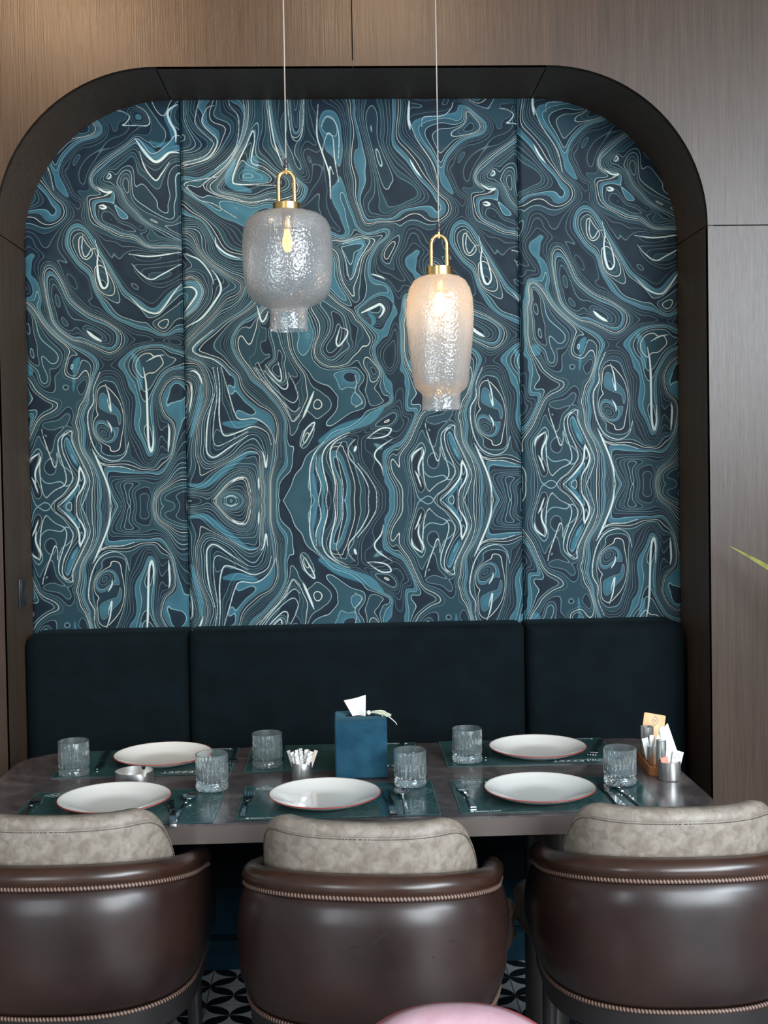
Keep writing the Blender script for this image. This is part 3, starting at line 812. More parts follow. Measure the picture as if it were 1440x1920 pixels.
def fabric_panel(name, x0, x1, dx, dz, label):
    st = .0025
    nx = int((x1 - x0) / st) + 1; z0, z1 = .98, AZ + .03
    nz = int((z1 - z0) / st) + 1
    xs = np.linspace(x0, x1, nx); zs = np.linspace(z0, z1, nz)
    XX, ZZ = np.meshgrid(xs, zs)
    FX = 654.4 + 568.6 * (XX + dx) - 9.7 * ZZ; FY = 1770.2 - 7.56 * (XX + dx) - 569.9 * (ZZ + dz) + 2.4
    Lv = marbling(FX, FY)
    gz, gx = np.gradient(Lv, st * 569)
    sl = np.hypot(gx, gz)
    ac = stroke_field(WHITE_STROKES, FX, FY); fi = stroke_field(TEAL_FILLS, FX, FY)
    e = np.minimum(XX - x0, x1 - XX)
    YY = AD + .010 * np.exp(-(e / .006) ** 2) - .0012 * nz_(6, ZZ * 400, (XX + 1.1) * 300)
    co = np.stack([XX, YY, ZZ], -1).reshape(-1, 3).astype(np.float32)
    idx = np.arange(nx * nz).reshape(nz, nx)
    q = np.stack([idx[:-1, :-1], idx[:-1, 1:], idx[1:, 1:], idx[1:, :-1]], -1).reshape(-1, 4)
    me = bpy.data.meshes.new(name)
    me.vertices.add(len(co)); me.vertices.foreach_set('co', co.ravel())
    me.loops.add(q.size); me.loops.foreach_set('vertex_index', q.ravel().astype(np.int32))
    me.polygons.add(len(q)); me.polygons.foreach_set('loop_start', np.arange(0, q.size, 4, dtype=np.int32))
    me.update(calc_edges=True)
    for nm, arr in (('level', Lv), ('slope', sl), ('stroke', ac), ('fill', fi)):
        at = me.attributes.new(nm, 'FLOAT', 'POINT'); at.data.foreach_set('value', arr.ravel().astype(np.float32))
    me.shade_smooth()
    me.materials.append(M['marble'])
    o = bpy.data.objects.new(name, me); C.objects.link(o)
    return tag(o, label, 'fabric panel')
t = NT('marbled_fabric')
lv = t.n('ShaderNodeAttribute', attribute_name='level').outputs['Fac']
sl = t.n('ShaderNodeAttribute', attribute_name='slope').outputs['Fac']
k_ = t.math('ROUND', lv)
slp = t.math('ADD', sl, .010)
dist_ = t.math('DIVIDE', t.math('ABSOLUTE', t.math('SUBTRACT', lv, k_)), slp)
def hashn(src, off):
    x = t.n('ShaderNodeTexWhiteNoise', noise_dimensions='1D'); t.l(t.math('ADD', src, off), x.inputs['W']); return x.outputs[0]
h1 = hashn(k_, 3.37); h2 = hashn(k_, 11.71)
thick = t.math('MULTIPLY', t.math('GREATER_THAN', h1, .94), .60)
wd = t.math('ADD', t.math('ADD', t.math('MULTIPLY', h2, .24), .26), thick)
wd = t.math('MULTIPLY', wd, t.math('ADD', 1.0, t.math('DIVIDE', .05, t.math('ADD', sl, .03))))
ln = t.math('SUBTRACT', 1.45, t.math('DIVIDE', dist_, wd), clamp=True)
lb = t.math('MULTIPLY', ln, t.math('ADD', t.math('MULTIPLY', t.math('POWER', h1, 2.0), .80), .16))
bd = t.math('FLOOR', lv); hb = hashn(bd, 5.13)
fr_ = t.math('SUBTRACT', lv, bd)
c_ = t.ramp(hb, [(0, (.0070, .0135, .0245)), (.34, (.0100, .0245, .038)), (.58, (.0155, .0430, .058)), (.80, (.023, .068, .088)), (.94, (.040, .130, .175))], 'CONSTANT')
c_ = t.mix(t.math('MULTIPLY', fr_, .45), c_, (.013, .040, .056))
hc = hashn(k_, 21.3)
lc = t.ramp(hc, [(0, (.26, .48, .52)), (.5, (.40, .58, .58)), (.85, (.66, .66, .56))])
fi_ = t.n('ShaderNodeAttribute', attribute_name='fill').outputs['Fac']
ac_ = t.n('ShaderNodeAttribute', attribute_name='stroke').outputs['Fac']
c_ = t.mix(t.math('ADD', t.math('MULTIPLY', fi_, .5), .5, clamp=True), c_, (.034, .125, .170))
c2_ = t.mix(lb, c_, lc)
c2_ = t.mix(t.math('ADD', t.math('MULTIPLY', ac_, .55), .95, clamp=True), c2_, t.mix(.5, c2_, (.008, .018, .03)))
c2_ = t.mix(t.math('MULTIPLY', t.math('ADD', t.math('MULTIPLY', ac_, 1.1), .25, clamp=True), .80), c2_, (.58, .70, .68))
t.set(col=c2_, rough=.6, spec=.14)
t.bump(t.noise(t.coord((1, 1, 1)), 1500, 1), .12, .0004)
M['marble'] = t.m
XS0, XS1 = -.509, .600
fabric_panel('fabric_panel', AX0 - .005, XS0 - .0012, 1.257, 0, 'narrow left fabric panel with teal marbled swirls beside the left jamb')
fabric_panel('fabric_panel', XS0 + .0012, XS1 - .0012, 0, 0, 'wide middle fabric panel with teal marbled swirls behind the two pendants')
fabric_panel('fabric_panel', XS1 + .0012, AX1 + .005, -.41, -.045, 'narrow right fabric panel with teal marbled swirls, in the shade of the right jamb')

# dark plate on the left jamb
sw = MB().box(AX0 + .0005, AX0 + .007, .150, .222, 1.145, 1.236, .002).build('switch_plate', plain('switch_grey', (.030, .032, .035), .35))
tag(sw, 'small dark grey switch plate on the left jamb above the bench', 'switch')
MB().box(AX0 + .007, AX0 + .0095, .158, .214, 1.153, 1.228, .001).build('switch_rocker', plain('switch_dark', (.016, .017, .02), .25), sw)

# ------------------------------------------------------------------ banquette
bq = thing('banquette', 'long dark midnight blue velvet bench with a three-part back, built into the niche', 'bench', (0.045, .1, 0))
bx = -.045; by = -.1
def back_pad(x0, x1, r0_, r1_, z1):
    b = MB(); rings = []
    # outline in x,z with rounded upper corners, lofted through y with a soft front edge
    def outline(ins):
        r_a, r_b = max(.004, r0_ - ins), max(.004, r1_ - ins)
        return rrect(x0 + ins, x1 - ins, .40, z1 - ins, [.004, r_b, r_a, .004], 7)
    for (y, ins) in ((.315, 0), (.225, 0), (.207, .004), (.196, .012), (.190, .024), (.187, .040)):
        rings.append([(x + bx, y + by, z) for x, z in outline(ins)])
    b.loft(rings)
    return b
for i, (x0, x1, ra, rb) in enumerate(((-1.018, -.502, .045, .016), (-.498, .584, .020, .020), (.588, 1.108, .016, .05))):
    back_pad(x0, x1, ra, rb, 1.054).build('back_cushion', M['velvet'], bq)
MB().box(-1.0 + bx, 1.1 + bx, .10 + by, .19 + by, .36, .47, .01).build('frame', M['velvet'], bq)
for x0, x1 in ((-1.015, -.502), (-.498, .584), (.588, 1.11)):
    MB().box(x0 + bx, x1 + bx, -.24 + by, .188 + by, .37, .47, .03, 4).build('seat_cushion', M['velvet'], bq)
MB().box(-1.01 + bx, 1.10 + bx, .115 + by, .31 + by, .105, .37, .002).build('front_panel', M['velvet_lit'], bq)
MB().box(-1.015 + bx, 1.12 + bx, .095 + by, .31 + by, .001, .094, .003).build('plinth', M['velvet_lit'], bq)
# hatch: the seat overhang returns to the wall on the right end
MB().box(1.075 + bx, 1.125 + bx, -.20 + by, .09 + by, .001, .37, .004).build('end_panel', M['velvet'], bq)
MB().box(-1.015 + bx, -.965 + bx, -.20 + by, .09 + by, .001, .37, .004).build('end_panel', M['velvet'], bq)

# ------------------------------------------------------------------ dining table
t = NT('table_stone_laminate'); co = t.coord()
f1 = t.noise(co, 7, 6, .62, 1.2); f2 = t.noise(co, 40, 4, .6)
f = t.math('ADD', t.math('MULTIPLY', f1, .75), t.math('MULTIPLY', f2, .25))
t.set(col=t.ramp(f, [(.34, (.038, .031, .033)), (.52, (.080, .067, .067)), (.70, (.150, .130, .126))]), rough=t.math('ADD', t.math('MULTIPLY', f2, .12), .16), spec=.6)
M['table'] = t.m
M['table_edge'] = plain('table_edge_taupe', (.125, .100, .088), .38, .25)
M['column'] = metal('column_bronze', (.16, .145, .14), .38)
TZ = .75
TX0, TX1, TY0, TY1 = -.93, .888, -.850, -.112
tb = thing('dining_table', 'long grey stone-look dining table with a taupe edge, laid before the velvet bench', 'table', (-.02, -.48, 0))
ox, oy = .02, .48
out = rrect(TX0 + ox, TX1 + ox, TY0 + oy, TY1 + oy, [.10, .06, .15, .15], 10)
MB().prism(out, TZ - .004, TZ).build('tabletop', M['table'], tb, smooth=30)
ins = rrect(TX0 + ox + .0012, TX1 + ox - .0012, TY0 + oy + .0012, TY1 + oy - .0012, [.10, .06, .15, .15], 10)
MB().prism(ins, TZ - .047, TZ - .0042).build('edge_band', M['table_edge'], tb, smooth=30)
for cx in (-.56, .525):
    cl = MB().lathe([(.058, .03), (.058, .703)], 40, (cx + ox, 0, 0), cap0=True, cap1=True).build('column', M['column'], tb)
    MB().lathe([(.058, .03), (.07, .022), (.20, .012), (.205, .006), (.205, .001)], 56, (cx + ox, 0, 0), cap0=True, cap1=True).build('foot_plate', M['column'], tb)
    MB().box(cx + ox - .12, cx + ox + .12, -.14, .14, .7031, .7029 - .006, 0).build('mounting_plate', M['edge'], tb, smooth=0)

# ------------------------------------------------------------------ placemats
t = NT('placemat_green'); co = t.coord()
fw_ = t.noise(co, 5.5, 2, .5, 2.2)
l1 = t.math('ABSOLUTE', t.math('SUBTRACT', t.math('FRACT', t.math('MULTIPLY', fw_, 9.0)), .5))
l1 = t.math('SUBTRACT', 1.0, t.math('MULTIPLY', l1, 9.0), clamp=True)
msk = t.math('MULTIPLY', t.math('GREATER_THAN', t.noise(co, 6.0, 1), .47), .40)
cc = t.mix(t.math('MULTIPLY', l1, msk), (.026, .070, .070), (.13, .24, .235))
t.set(col=cc, rough=.16, spec=.6)
M['mat'] = t.m
M['mat_edge'] = plain('placemat_border', (.09, .19, .19), .3)
M['print'] = plain('print_white', (.78, .82, .82), .5)

def text_mesh(body, width, height, bold=0.0):
    cu = bpy.data.curves.new('txt', 'FONT'); cu.body = body; cu.size = 1; cu.offset = bold; cu.align_x = 'LEFT'; cu.resolution_u = 4
    o = bpy.data.objects.new('txt', cu); C.objects.link(o)
    dg = bpy.context.evaluated_depsgraph_get(); dg.update()
    me = bpy.data.meshes.new_from_object(o.evaluated_get(dg)); bpy.data.objects.remove(o)
    co = np.empty(len(me.vertices) * 3); me.vertices.foreach_get('co', co); co = co.reshape(-1, 3)
    mn, mx = co.min(0), co.max(0)
    co[:, 0] = (co[:, 0] - mn[0]) / (mx[0] - mn[0]) * width; co[:, 1] = (co[:, 1] - mn[1]) / (mx[1] - mn[1]) * height
    co[:, 2] = 0
    me.vertices.foreach_set('co', co.ravel()); me.update()
    return me
T_NAME = text_mesh('LEZZET', .100, .019, .012); T_NAME.materials.append(M['print'])
T_WEB = text_mesh('lezzet.resit', .062, .0085, .02); T_WEB.materials.append(M['print'])
def emblem_mesh(sx, sy, mat, wd=.12):
    b = MB()
    def lobe(a, s): 
        r = (1 + .13 * math.cos(4 * a) + .05 * math.cos(8 * a)) * s
        return (r * math.cos(a) * sx, r * math.sin(a) * sy, 0)
    n = 72; v = [lobe(2 * PI * k / n, 1) for k in range(n)] + [lobe(2 * PI * k / n, 1 - wd) for k in range(n)]
    b.add(v, [(k, (k + 1) % n, n + (k + 1) % n, n + k) for k in range(n)])
    # woven heart of the emblem
    for cx, cy, rr in ((-.30, .12, .20), (0, -.12, .24), (.30, .12, .20)):
        m_ = 24; v = []
        for s in (1, .66): v += [((cx + rr * s * math.cos(2 * PI * k / m_)) * sx, (cy + rr * s * 1.6 * math.sin(2 * PI * k / m_)) * sy, 0) for k in range(m_)]
        b.add(v, [(k, (k + 1) % m_, m_ + (k + 1) % m_, m_ + k) for k in range(m_)])
    me = bpy.data.meshes.new('emblem'); me.from_pydata(b.v, [], b.f); me.materials.append(mat); return me
E_MAT = emblem_mesh(.0225, .0135, M['print'])
def placemat(cx, cy, flip, label):
    o = thing('placemat', label, 'placemat', (cx, cy, TZ + .0006), PI if flip else 0, 'green printed placemats')
    hx, hy = .2405, .146
    MB().prism(rrect(-hx, hx, -hy, hy, .003, 2), 0, .0011).build('mat_sheet', M['mat'], o, smooth=0)
    ro = rrect(-hx, hx, -hy, hy, .003, 2); ri = rrect(-hx + .0015, hx - .0015, -hy + .0015, hy - .0015, .002, 2); n = len(ro)
    MB().add([(x, y, .00125) for x, y in ro] + [(x, y, .00125) for x, y in ri], [(k, (k + 1) % n, n + (k + 1) % n, n + k) for k in range(n)]).build('border_line', M['mat_edge'], o, smooth=0)
    def put(nm, me, x, y):
        q = bpy.data.objects.new(nm, me); C.objects.link(q); q.parent = o; q.location = (x, y, .0014); return q
    put('emblem', E_MAT, -.186, .118); put('lettering', T_NAME, -.152, .108); put('web_address', T_WEB, -.206, -.139)
    # small round badge in front of the address
    b = MB().prism(rrect(-.217, -.2095, -.1385, -.131, .002, 3), .0011, .0014); b.build('badge', M['print'], o, smooth=0)
    return o
mats = [(-.5525, -.698, 0, 'green placemat in the front row under the left plate, half behind the left chair'),
        (-.0205, -.686, 0, 'green placemat in the front row under the middle plate'),
        (.5085, -.680, 0, 'green placemat in the front row under the right plate'),
        (-.5525, -.265, 1, 'green placemat in the back row under the left plate, by the bench'),
        (-.0365, -.252, 1, 'green placemat without a plate, behind the blue tissue box'),
        (.5155, -.252, 1, 'green placemat in the back row under the right plate, by the bench')]
for a in mats: placemat(*a)
MZ = TZ + .0018     # top of a placemat

# ------------------------------------------------------------------ plates
M['china'] = plain('china_white', (.80, .80, .76), .14, coat=.5, coatr=.08)
M['rim_red'] = plain('rim_terracotta', (.36, .055, .045), .25)
def plate():
    o = thing('dinner_plate', '', 'plate', (0, 0, 0), 0, 'white dinner plates with a thin red rim line')
    prof = [(.0, .004), (.055, .0042), (.078, .0052), (.092, .0085), (.112, .0155), (.1305, .0228), (.1345, .0248), (.1360, .0245), (.1358, .0232), (.130, .0195), (.112, .0115), (.090, .0045), (.082, .0012), (.078, 0), (.072, 0), (.070, .0016), (0, .0018)]
    MB().lathe(prof, 96).build('plate_body', M['china'], o, smooth=60)
    MB().lathe([(.1362, .0226), (.1372, .0236), (.1368, .0247), (.1350, .0252)], 96).build('rim_line', M['rim_red'], o, smooth=60)
    return o
P0 = plate()
pl = [(-.567, -.694, 'white plate with red rim in the front row, half hidden by the left chair'),
      (-.054, -.704, 'white plate with red rim in the front row, in front of the blue tissue box'),
      (.475, -.703, 'white plate with red rim in the front row, on the right placemat'),
      (-.514, -.262, 'white plate with red rim in the back row, behind the steel ashtray'),
      (.540, -.283, 'white plate with red rim in the back row, on the right near the bench')]
for i, (x, y, lb_) in enumerate(pl):
    if i == 0: P0.location = (x, y, MZ + .0001); P0['label'] = lb_
    else: dup(P0, (x, y, MZ + .0001), label=lb_)

# ------------------------------------------------------------------ tumblers
t = NT('cut_glass'); t.set(col=(.90, .99, 1.0), rough=.0, trans=.955, ior=1.5, spec=.7)  # slight diffuse share brightens the glass in place of light caught inside
M['glass'] = t.m
def flute(r, z, a):
    if z < .021:      # diamond-cut foot
        return r * (1 + .022 * math.cos(20 * a) * math.cos(700 * z) * math.sin(PI * min(1, max(0, z / .020))))
    if z < .0715:
        k = math.sin(PI * min(1, (z - .021) / .05)) ** .5
        return r * (1 - .075 * k * abs(math.cos(12 * a)))
    return r
def tumbler():
    outp = [(0, 0), (.030, 0), (.0375, .0012), (.0405, .004), (.0410, .0065), (.0412, .009), (.0412, .0115), (.0410, .015), (.0395, .0185), (.0382, .0205), (.0385, .0225), (.0408, .025), (.0415, .030)]
    outp += [(.0415, .030 + .042 * k / 10) for k in range(1, 11)]
    outp += [(.0416, .080), (.0416, .0915), (.0410, .0925), (.0400, .0925)]
    inp_ = [(.0394, .0915), (.0390, .060), (.0380, .034), (.0355, .0285), (.026, .026), (0, .0255)]
    n = 192
    b = MB().lathe(outp, n, fr=flute)
    b.lathe(inp_, n)
    k0 = (len(outp) - 1) * n; k1 = len(outp) * n
    b.f += [(k0 + k, k0 + (k + 1) % n, k1 + (k + 1) % n, k1 + k) for k in range(n)]
    return b.build('glass_tumbler', M['glass'], smooth=28)
G0 = tumbler()
gl = [(-.737, -.374, TZ, 'cut glass tumbler at the left end of the table, beside the back left placemat'),
      (-.344, -.563, TZ, 'cut glass tumbler in front of the back left plate, standing right of the steel ashtray'),
      (-.217, -.338, TZ, 'cut glass tumbler just left of the steel cup of sugar sticks'),
      (.163, -.574, TZ, 'cut glass tumbler right of the blue tissue box'),
      (.334, -.347, MZ, 'cut glass tumbler on the back right placemat, left of the back right plate'),
      (.697, -.609, MZ, 'cut glass tumbler near the wooden caddy, behind the slanted spoon')]
for i, (x, y, z, lb_) in enumerate(gl):
    if z == TZ and i in (0, 1, 3): z = MZ if (i != 0) else TZ
    g_ = G0 if i == 0 else G0.copy()
    if i: C.objects.link(g_)
    g_.location = (x, y, z + .0003); g_.rotation_euler = (0, 0, i * .7)
    tag(g_, lb_, 'glass', 'cut glass tumblers')

# ------------------------------------------------------------------ cutlery
M['steel'] = metal('polished_steel', (.62, .62, .63), .10)
M['steel_dark'] = M['steel']
def handle(b, y0, y1, w0, w1, th=.0022):
    # tapering bar, slightly bowed
    rings = []
    for k in range(9):
        q = k / 8; y = y0 + (y1 - y0) * q; ww = (w0 + (w1 - w0) * q ** 1.3) / 2
        z = .0030 + .0035 * math.sin(PI * (1 - q) * .9)
        rings.append([(-ww, y, z - th / 2), (ww, y, z - th / 2), (ww * .8, y, z + th / 2), (-ww * .8, y, z + th / 2)])
    b.loft(rings)
def fork_mesh():
    b = MB(); handle(b, -.015, -.135, .006, .015)
    # root plate
    rings = []
    for (y, ww, z) in ((-.018, .003, .0062), (-.005, .005, .0052), (.006, .0115, .0034), (.016, .0125, .0026), (.026, .0125, .0026)):
        rings.append([(-ww, y, z - .0009), (ww, y, z - .0009), (ww, y, z + .0009), (-ww, y, z + .0009)])
    b.loft(rings)
    for k in range(4):
        x = -.0105 + .007 * k; rings = []
        for (y, hw, z) in ((.024, .0021, .0026), (.040, .0019, .0028), (.055, .0016, .0042), (.066, .0009, .0064)):
            rings.append([(x - hw, y, z - .0008), (x + hw, y, z - .0008), (x + hw, y, z + .0008), (x - hw, y, z + .0008)])
        b.loft(rings)
    return b
def spoon_mesh():
    b = MB(); handle(b, -.020, -.150, .0055, .014)
    b.loft([[(-.003, y, z - .001), (.003, y, z - .001), (.0024, y, z + .001), (-.0024, y, z + .001)] for y, z in ((-.022, .0066), (-.010, .0072), (.0, .0062))])
    v = []; nr, na = 7, 36
    def pt(i, k, off):
        q = i / (nr - 1); a = 2 * PI * k / na
        yy = .026 + .027 * q * math.sin(a); wx = .0195 * (1 + .10 * math.sin(a))
        return (wx * q * math.cos(a), yy, .0016 + .0075 * q ** 2.4 + off)
    for off in (0, .0011):
        n0 = len(b.v); V = [pt(i, k, off) for i in range(nr) for k in range(na)]
        b.add(V, [(i * na + k, i * na + (k + 1) % na, (i + 1) * na + (k + 1) % na, (i + 1) * na + k) for i in range(nr - 1) for k in range(na)])
    n = nr * na; L_ = len(b.v); a0 = L_ - 2 * n + (nr - 1) * na; a1 = L_ - na
    b.f += [(a0 + k, a0 + (k + 1) % na, a1 + (k + 1) % na, a1 + k) for k in range(na)]
    return b
def knife_mesh():
    b = MB()
    rings = []
    for (y, x0, x1, z, th) in ((-.13, -.0075, .0075, .004, .0060), (-.125, -.0085, .0085, .004, .0070), (-.06, -.0075, .0075, .004, .0066), (-.012, -.0062, .0062, .004, .0056), (-.006, -.0058, .0058, .004, .004), (.0, -.0085, .006, .004, .0016), (.03, -.0105, .0062, .004, .0014), (.06, -.0100, .0062, .004, .0012), (.078, -.0062, .0058, .004, .0010), (.086, .0010, .0048, .004, .0008)):
        rings.append([(x0, y, z - th / 2), (x1, y, z - th / 2), (x1, y, z + th / 2), (x0, y, z + th / 2)])
    b.loft(rings); return b
FK = fork_mesh().build('fork', M['steel'], smooth=50)
SPN = spoon_mesh().build('spoon', M['steel'], smooth=50)
KN = knife_mesh().build('table_knife', M['steel'], smooth=50)
used = set()
def cutlery(src, x, y, rz, label, cat, z=None):
    o = src
    if src.name in used: o = src.copy(); C.objects.link(o)
    else: used.add(src.name)
    o.location = (x, y, MZ if z is None else z); o.rotation_euler = (0, 0, rz)
    return tag(o, label, cat, {'fork': 'steel forks', 'spoon': 'steel spoons', 'knife': 'steel table knives'}[cat])
cutlery(FK, -.770, -.668, .03, 'steel fork at the far left, cut off by the left chair', 'fork')
cutlery(FK, -.244, -.675, -.02, 'steel fork left of the middle front plate', 'fork')
cutlery(FK, .293, -.655, .06, 'steel fork left of the right front plate', 'fork')
cutlery(KN, -.420, -.745, .16, 'steel table knife between the left front plate and the spoon', 'knife', MZ - .0004)
cutlery(KN, .104, -.708, .04, 'steel table knife right of the middle front plate', 'knife', MZ - .0004)
cutlery(KN, .648, -.690, .02, 'steel table knife lying beside the slanted spoon, behind the right chair', 'knife', MZ - .0004)
cutlery(SPN, -.392, -.672, -.08, 'steel spoon right of the left front plate, before a tumbler', 'spoon', MZ - .0015)
cutlery(SPN, .137, -.680, .03, 'steel spoon right of the middle front plate, before a tumbler', 'spoon', MZ - .0015)
cutlery(SPN, .680, -.672, .12, 'slanted steel spoon in front of the tumbler near the caddy', 'spoon', MZ - .0015)
cutlery(FK, -.318, -.262, PI + .05, 'steel fork in the back row, right of the back left plate', 'fork')
cutlery(FK, .165, -.250, PI, 'steel fork in the back row, behind the tissue box', 'fork')
cutlery(FK, .706, -.270, PI - .35, 'steel fork in the back row, right of the back right plate', 'fork')
cutlery(KN, -.685, -.255, PI + .05, 'steel table knife in the back row, left of the back left plate', 'knife', MZ - .0004)
cutlery(KN, -.185, -.250, PI, 'steel table knife in the back row, behind the cup of sugar sticks', 'knife', MZ - .0004)
cutlery(KN, .392, -.235, PI, 'steel table knife in the back row, between tumbler and back right plate', 'knife', MZ - .0004)

# ------------------------------------------------------------------ ashtray
M['brushed'] = metal('brushed_steel', (.80, .79, .76), .34)
b = MB()
def notch(r, z, a):
    return r
n = 96; Zt = .034
V = []; 
def topz(k):
    a = 2 * PI * k / n
    d = min(abs(((a - c + PI) % (2 * PI)) - PI) for c in (R(70), R(190), R(310)))
    return Zt - (.010 * max(0, 1 - (d / .14) ** 4) if d < .14 else 0)
for (r, zf) in ((.048, 'b'), (.049, 'm'), (.049, 't'), (.0472, 't'), (.0472, 'i'), (0.002, 'i')):
    for k in range(n):
        a = 2 * PI * k / n
        z = {'b': 0, 'm': .002, 't': topz(k), 'i': .004}[zf]
        V.append((r * math.cos(a), r * math.sin(a), z))
b.add(V, [(i * n + k, i * n + (k + 1) % n, (i + 1) * n + (k + 1) % n, (i + 1) * n + k) for i in range(5) for k in range(n)] + [tuple(reversed(range(n))), tuple(5 * n + k for k in range(n))])
o = b.build('ashtray', M['brushed'], smooth=40); o.location = (-.556, -.478, TZ + .0003)
tag(o, 'round steel ashtray with notched rim between the two left plates', 'ashtray')

# ------------------------------------------------------------------ steel cups, sticks and sachets
def cup(r, h, th=.0012, base=.004):
    return MB().lathe([(0, 0), (r - .003, 0), (r - .0008, .0012), (r, .0035), (r, h), (r - th * .5, h + .0006), (r - th, h), (r - th, base), (0, base)], 56)
o = cup(.0262, .052).build('steel_cup', M['brushed'], smooth=40); o.location = (-.1165, -.507, TZ + .0003)
tag(o, 'small steel cup full of paper sugar sticks, left of the tissue box', 'cup')
t = NT('sachet_paper'); co = t.coord()
ln_ = t.math('GREATER_THAN', t.noise(t.coord((150, 150, 330)), 1.0, 2), .56)
t.set(col=t.mix(t.math('MULTIPLY', ln_, .6), (.78, .76, .74), (.16, .15, .16)), rough=.55)
M['sachet'] = t.m
M['paper'] = plain('paper_white', (.82, .82, .80), .75, sss=.0)
M['kraft'] = plain('paper_beige', (.50, .40, .32), .6)
M['pinkpaper'] = plain('paper_salmon', (.62, .27, .20), .5)
def stick(w_, h, th, mat, crimp=True):
    rings = []
    for k in range(9):
        q = k / 8; z = h * q; tt = th * (.25 + math.sin(PI * min(1, max(0, (q - .04) / .92))) ** .5) if crimp else th
        ww = w_ / 2
        rings.append([(-ww, -tt / 2, z), (0, -tt / 2 * 1.3, z), (ww, -tt / 2, z), (ww, tt / 2, z), (0, tt / 2 * 1.3, z), (-ww, tt / 2, z)])
    return MB().loft(rings)
ST = None
grp = 'paper sugar sticks in the middle steel cup'
for k in range(11):
    a = k * 2.4; rr = .004 + .0012 * k; x = rr * math.cos(a); y = rr * math.sin(a) * .9
    tilt = (x / .017) * .52
    mt_ = M['kraft'] if k in (3, 8) else M['sachet']
    if ST is None: ST = stick(.0095, .080, .0026, M['sachet']).build('sugar_stick', M['sachet'], smooth=60); o = ST
    else:
        o = ST.copy(); o.data = ST.data if mt_ is M['sachet'] else ST.data.copy(); C.objects.link(o)
        if mt_ is not M['sachet']: o.data.materials.clear(); o.data.materials.append(mt_)
    o.location = (-.1165 + x * .75, -.507 + y * .6, TZ + .0048)
    o.rotation_euler = (-y / .017 * .28, tilt, .5 * math.sin(k * 1.9))
    tag(o, 'thin ' + ('beige' if k in (3, 8) else 'printed white') + ' paper sugar stick fanned out of the middle steel cup', 'sugar stick', grp)

# ------------------------------------------------------------------ tissue box with tissue and tassel
tbx = thing('tissue_box', 'tall square tissue box covered in petrol blue velvet in the middle of the table', 'tissue box', (.0395, -.427, TZ + .0003))
MB().box(-.069, .069, -.067, .067, 0, .1535, .006, 3).build('cover', M['velvet_blue'], tbx)
sl_ = MB().prism(rrect(-.040, .040, -.012, .012, .011, 5), .1534, .1538).build('opening', M['black_gap'], tbx, smooth=0)
for y in (-.0675, .0675):
    MB().tube(rrect_pts if False else [(-.067, y * .985, .1485), (.067, y * .985, .1485)], .0012, 6).build('seam_piping', M['velvet_blue'], tbx)
M['tissue'] = plain('tissue_white', (.84, .82, .80), .8, sss=.0)
b = MB(); V = []; nu, nv = 10, 10
for side in (0, 1):
    n0 = len(b.v); V = []
    for i in range(nu + 1):
        for j in range(nv + 1):
            q = i / nu; p = j / nv
            wdt = .020 + .012 * q
            x = -.018 + (p - .5) * 2 * wdt * .8 - .016 * q + .008 * p * q
            z = .150 + q * (.042 + .014 * p)
            y = .004 * math.sin(p * 5 + q * 2) + .012 * q + (.0009 if side else 0) + (-.010 * (p - .5) ** 2 * 4 * (1 - q))
            V.append((x + .016, y, z))
    b.add(V, [(i * (nv + 1) + j, (i + 1) * (nv + 1) + j, (i + 1) * (nv + 1) + j + 1, i * (nv + 1) + j + 1) for i in range(nu) for j in range(nv)])
o = b.build('tissue', M['tissue'], smooth=60); o.location = (.0395, -.427, TZ)
tag(o, 'white paper tissue pulled up out of the blue box', 'tissue')
# white tassel lying over the front right of the lid
ts = thing('tassel', 'cream thread tassel lying across the right side of the tissue box lid', 'tassel', (.066, -.430, TZ + .1545), 0)
MB().lathe([(0, -.006), (.003, -.0055), (.0055, -.002), (.0058, .001), (.004, .0045), (.0015, .006), (0, .0062)], 20, (-.004, -.004, .008)).build('tassel_head', M['paper'], ts)
rnd = random.Random(5)
b = MB()
for k in range(46):
    a = rnd.uniform(-.95, .15); L_ = rnd.uniform(.038, .058) if a > -.8 else .036; h = rnd.uniform(0, .009)
    pts = []
    for i in range(9):
        q = i / 8; d = L_ * q
        x = d * math.cos(a * .75); y = d * math.sin(a * .75)
        z = .006 + h * math.sin(PI * q) * .8 - (.020 * max(0, q - .62) ** 1.3 * (1 if x > .030 or y < -.030 else 0)) + .0015 * (1 - q)
        z = max(z, .0022 if (x < .030 and y > -.055) else -.02)
        pts.append((x, y * .8 - .004, z))
    b.tube(pts, .00095, 5)
b.build('tassel_threads', plain('thread_cream', (.62, .63, .50), .7), ts)
MB().tube([(.043, -.016, .004), (.056, -.024, -.006), (.066, -.030, -.014), (.070, -.031, -.021)], [.002, .0013, .0010, .0006], 6).build('tassel_tip', M['paper'], ts)

# ------------------------------------------------------------------ wooden caddy with steel tubes, napkins and a copper card
M['caddy'] = wood('beech_orange', (.36, .13, .045), (.56, .23, .085), rough=.45, bump=.1)
cd = thing('caddy_tray', 'orange-brown wooden tray holding steel tubes at the right end of the table', 'tray', (.839, -.452, TZ + .0003), R(-3))
o1 = rrect(-.042, .042, -.092, .088, [.020, .02, .02, .02], 6); o2 = rrect(-.0385, .0385, -.0885, .0845, [.017, .017, .017, .017], 6); n = len(o1)
MB().prism(o1, 0, .010).build('tray_floor', M['caddy'], cd, smooth=40)
MB().add([(x, y, .0101) for x, y in o1] + [(x, y, .022) for x, y in o1] + [(x, y, .022) for x, y in o2] + [(x, y, .0101) for x, y in o2],
         [(r * n + k, r * n + (k + 1) % n, ((r + 1) % 4) * n + (k + 1) % n, ((r + 1) % 4) * n + k) for r in range(4) for k in range(n)]).build('tray_rail', M['caddy'], cd, smooth=40)
CZ = TZ + .0107
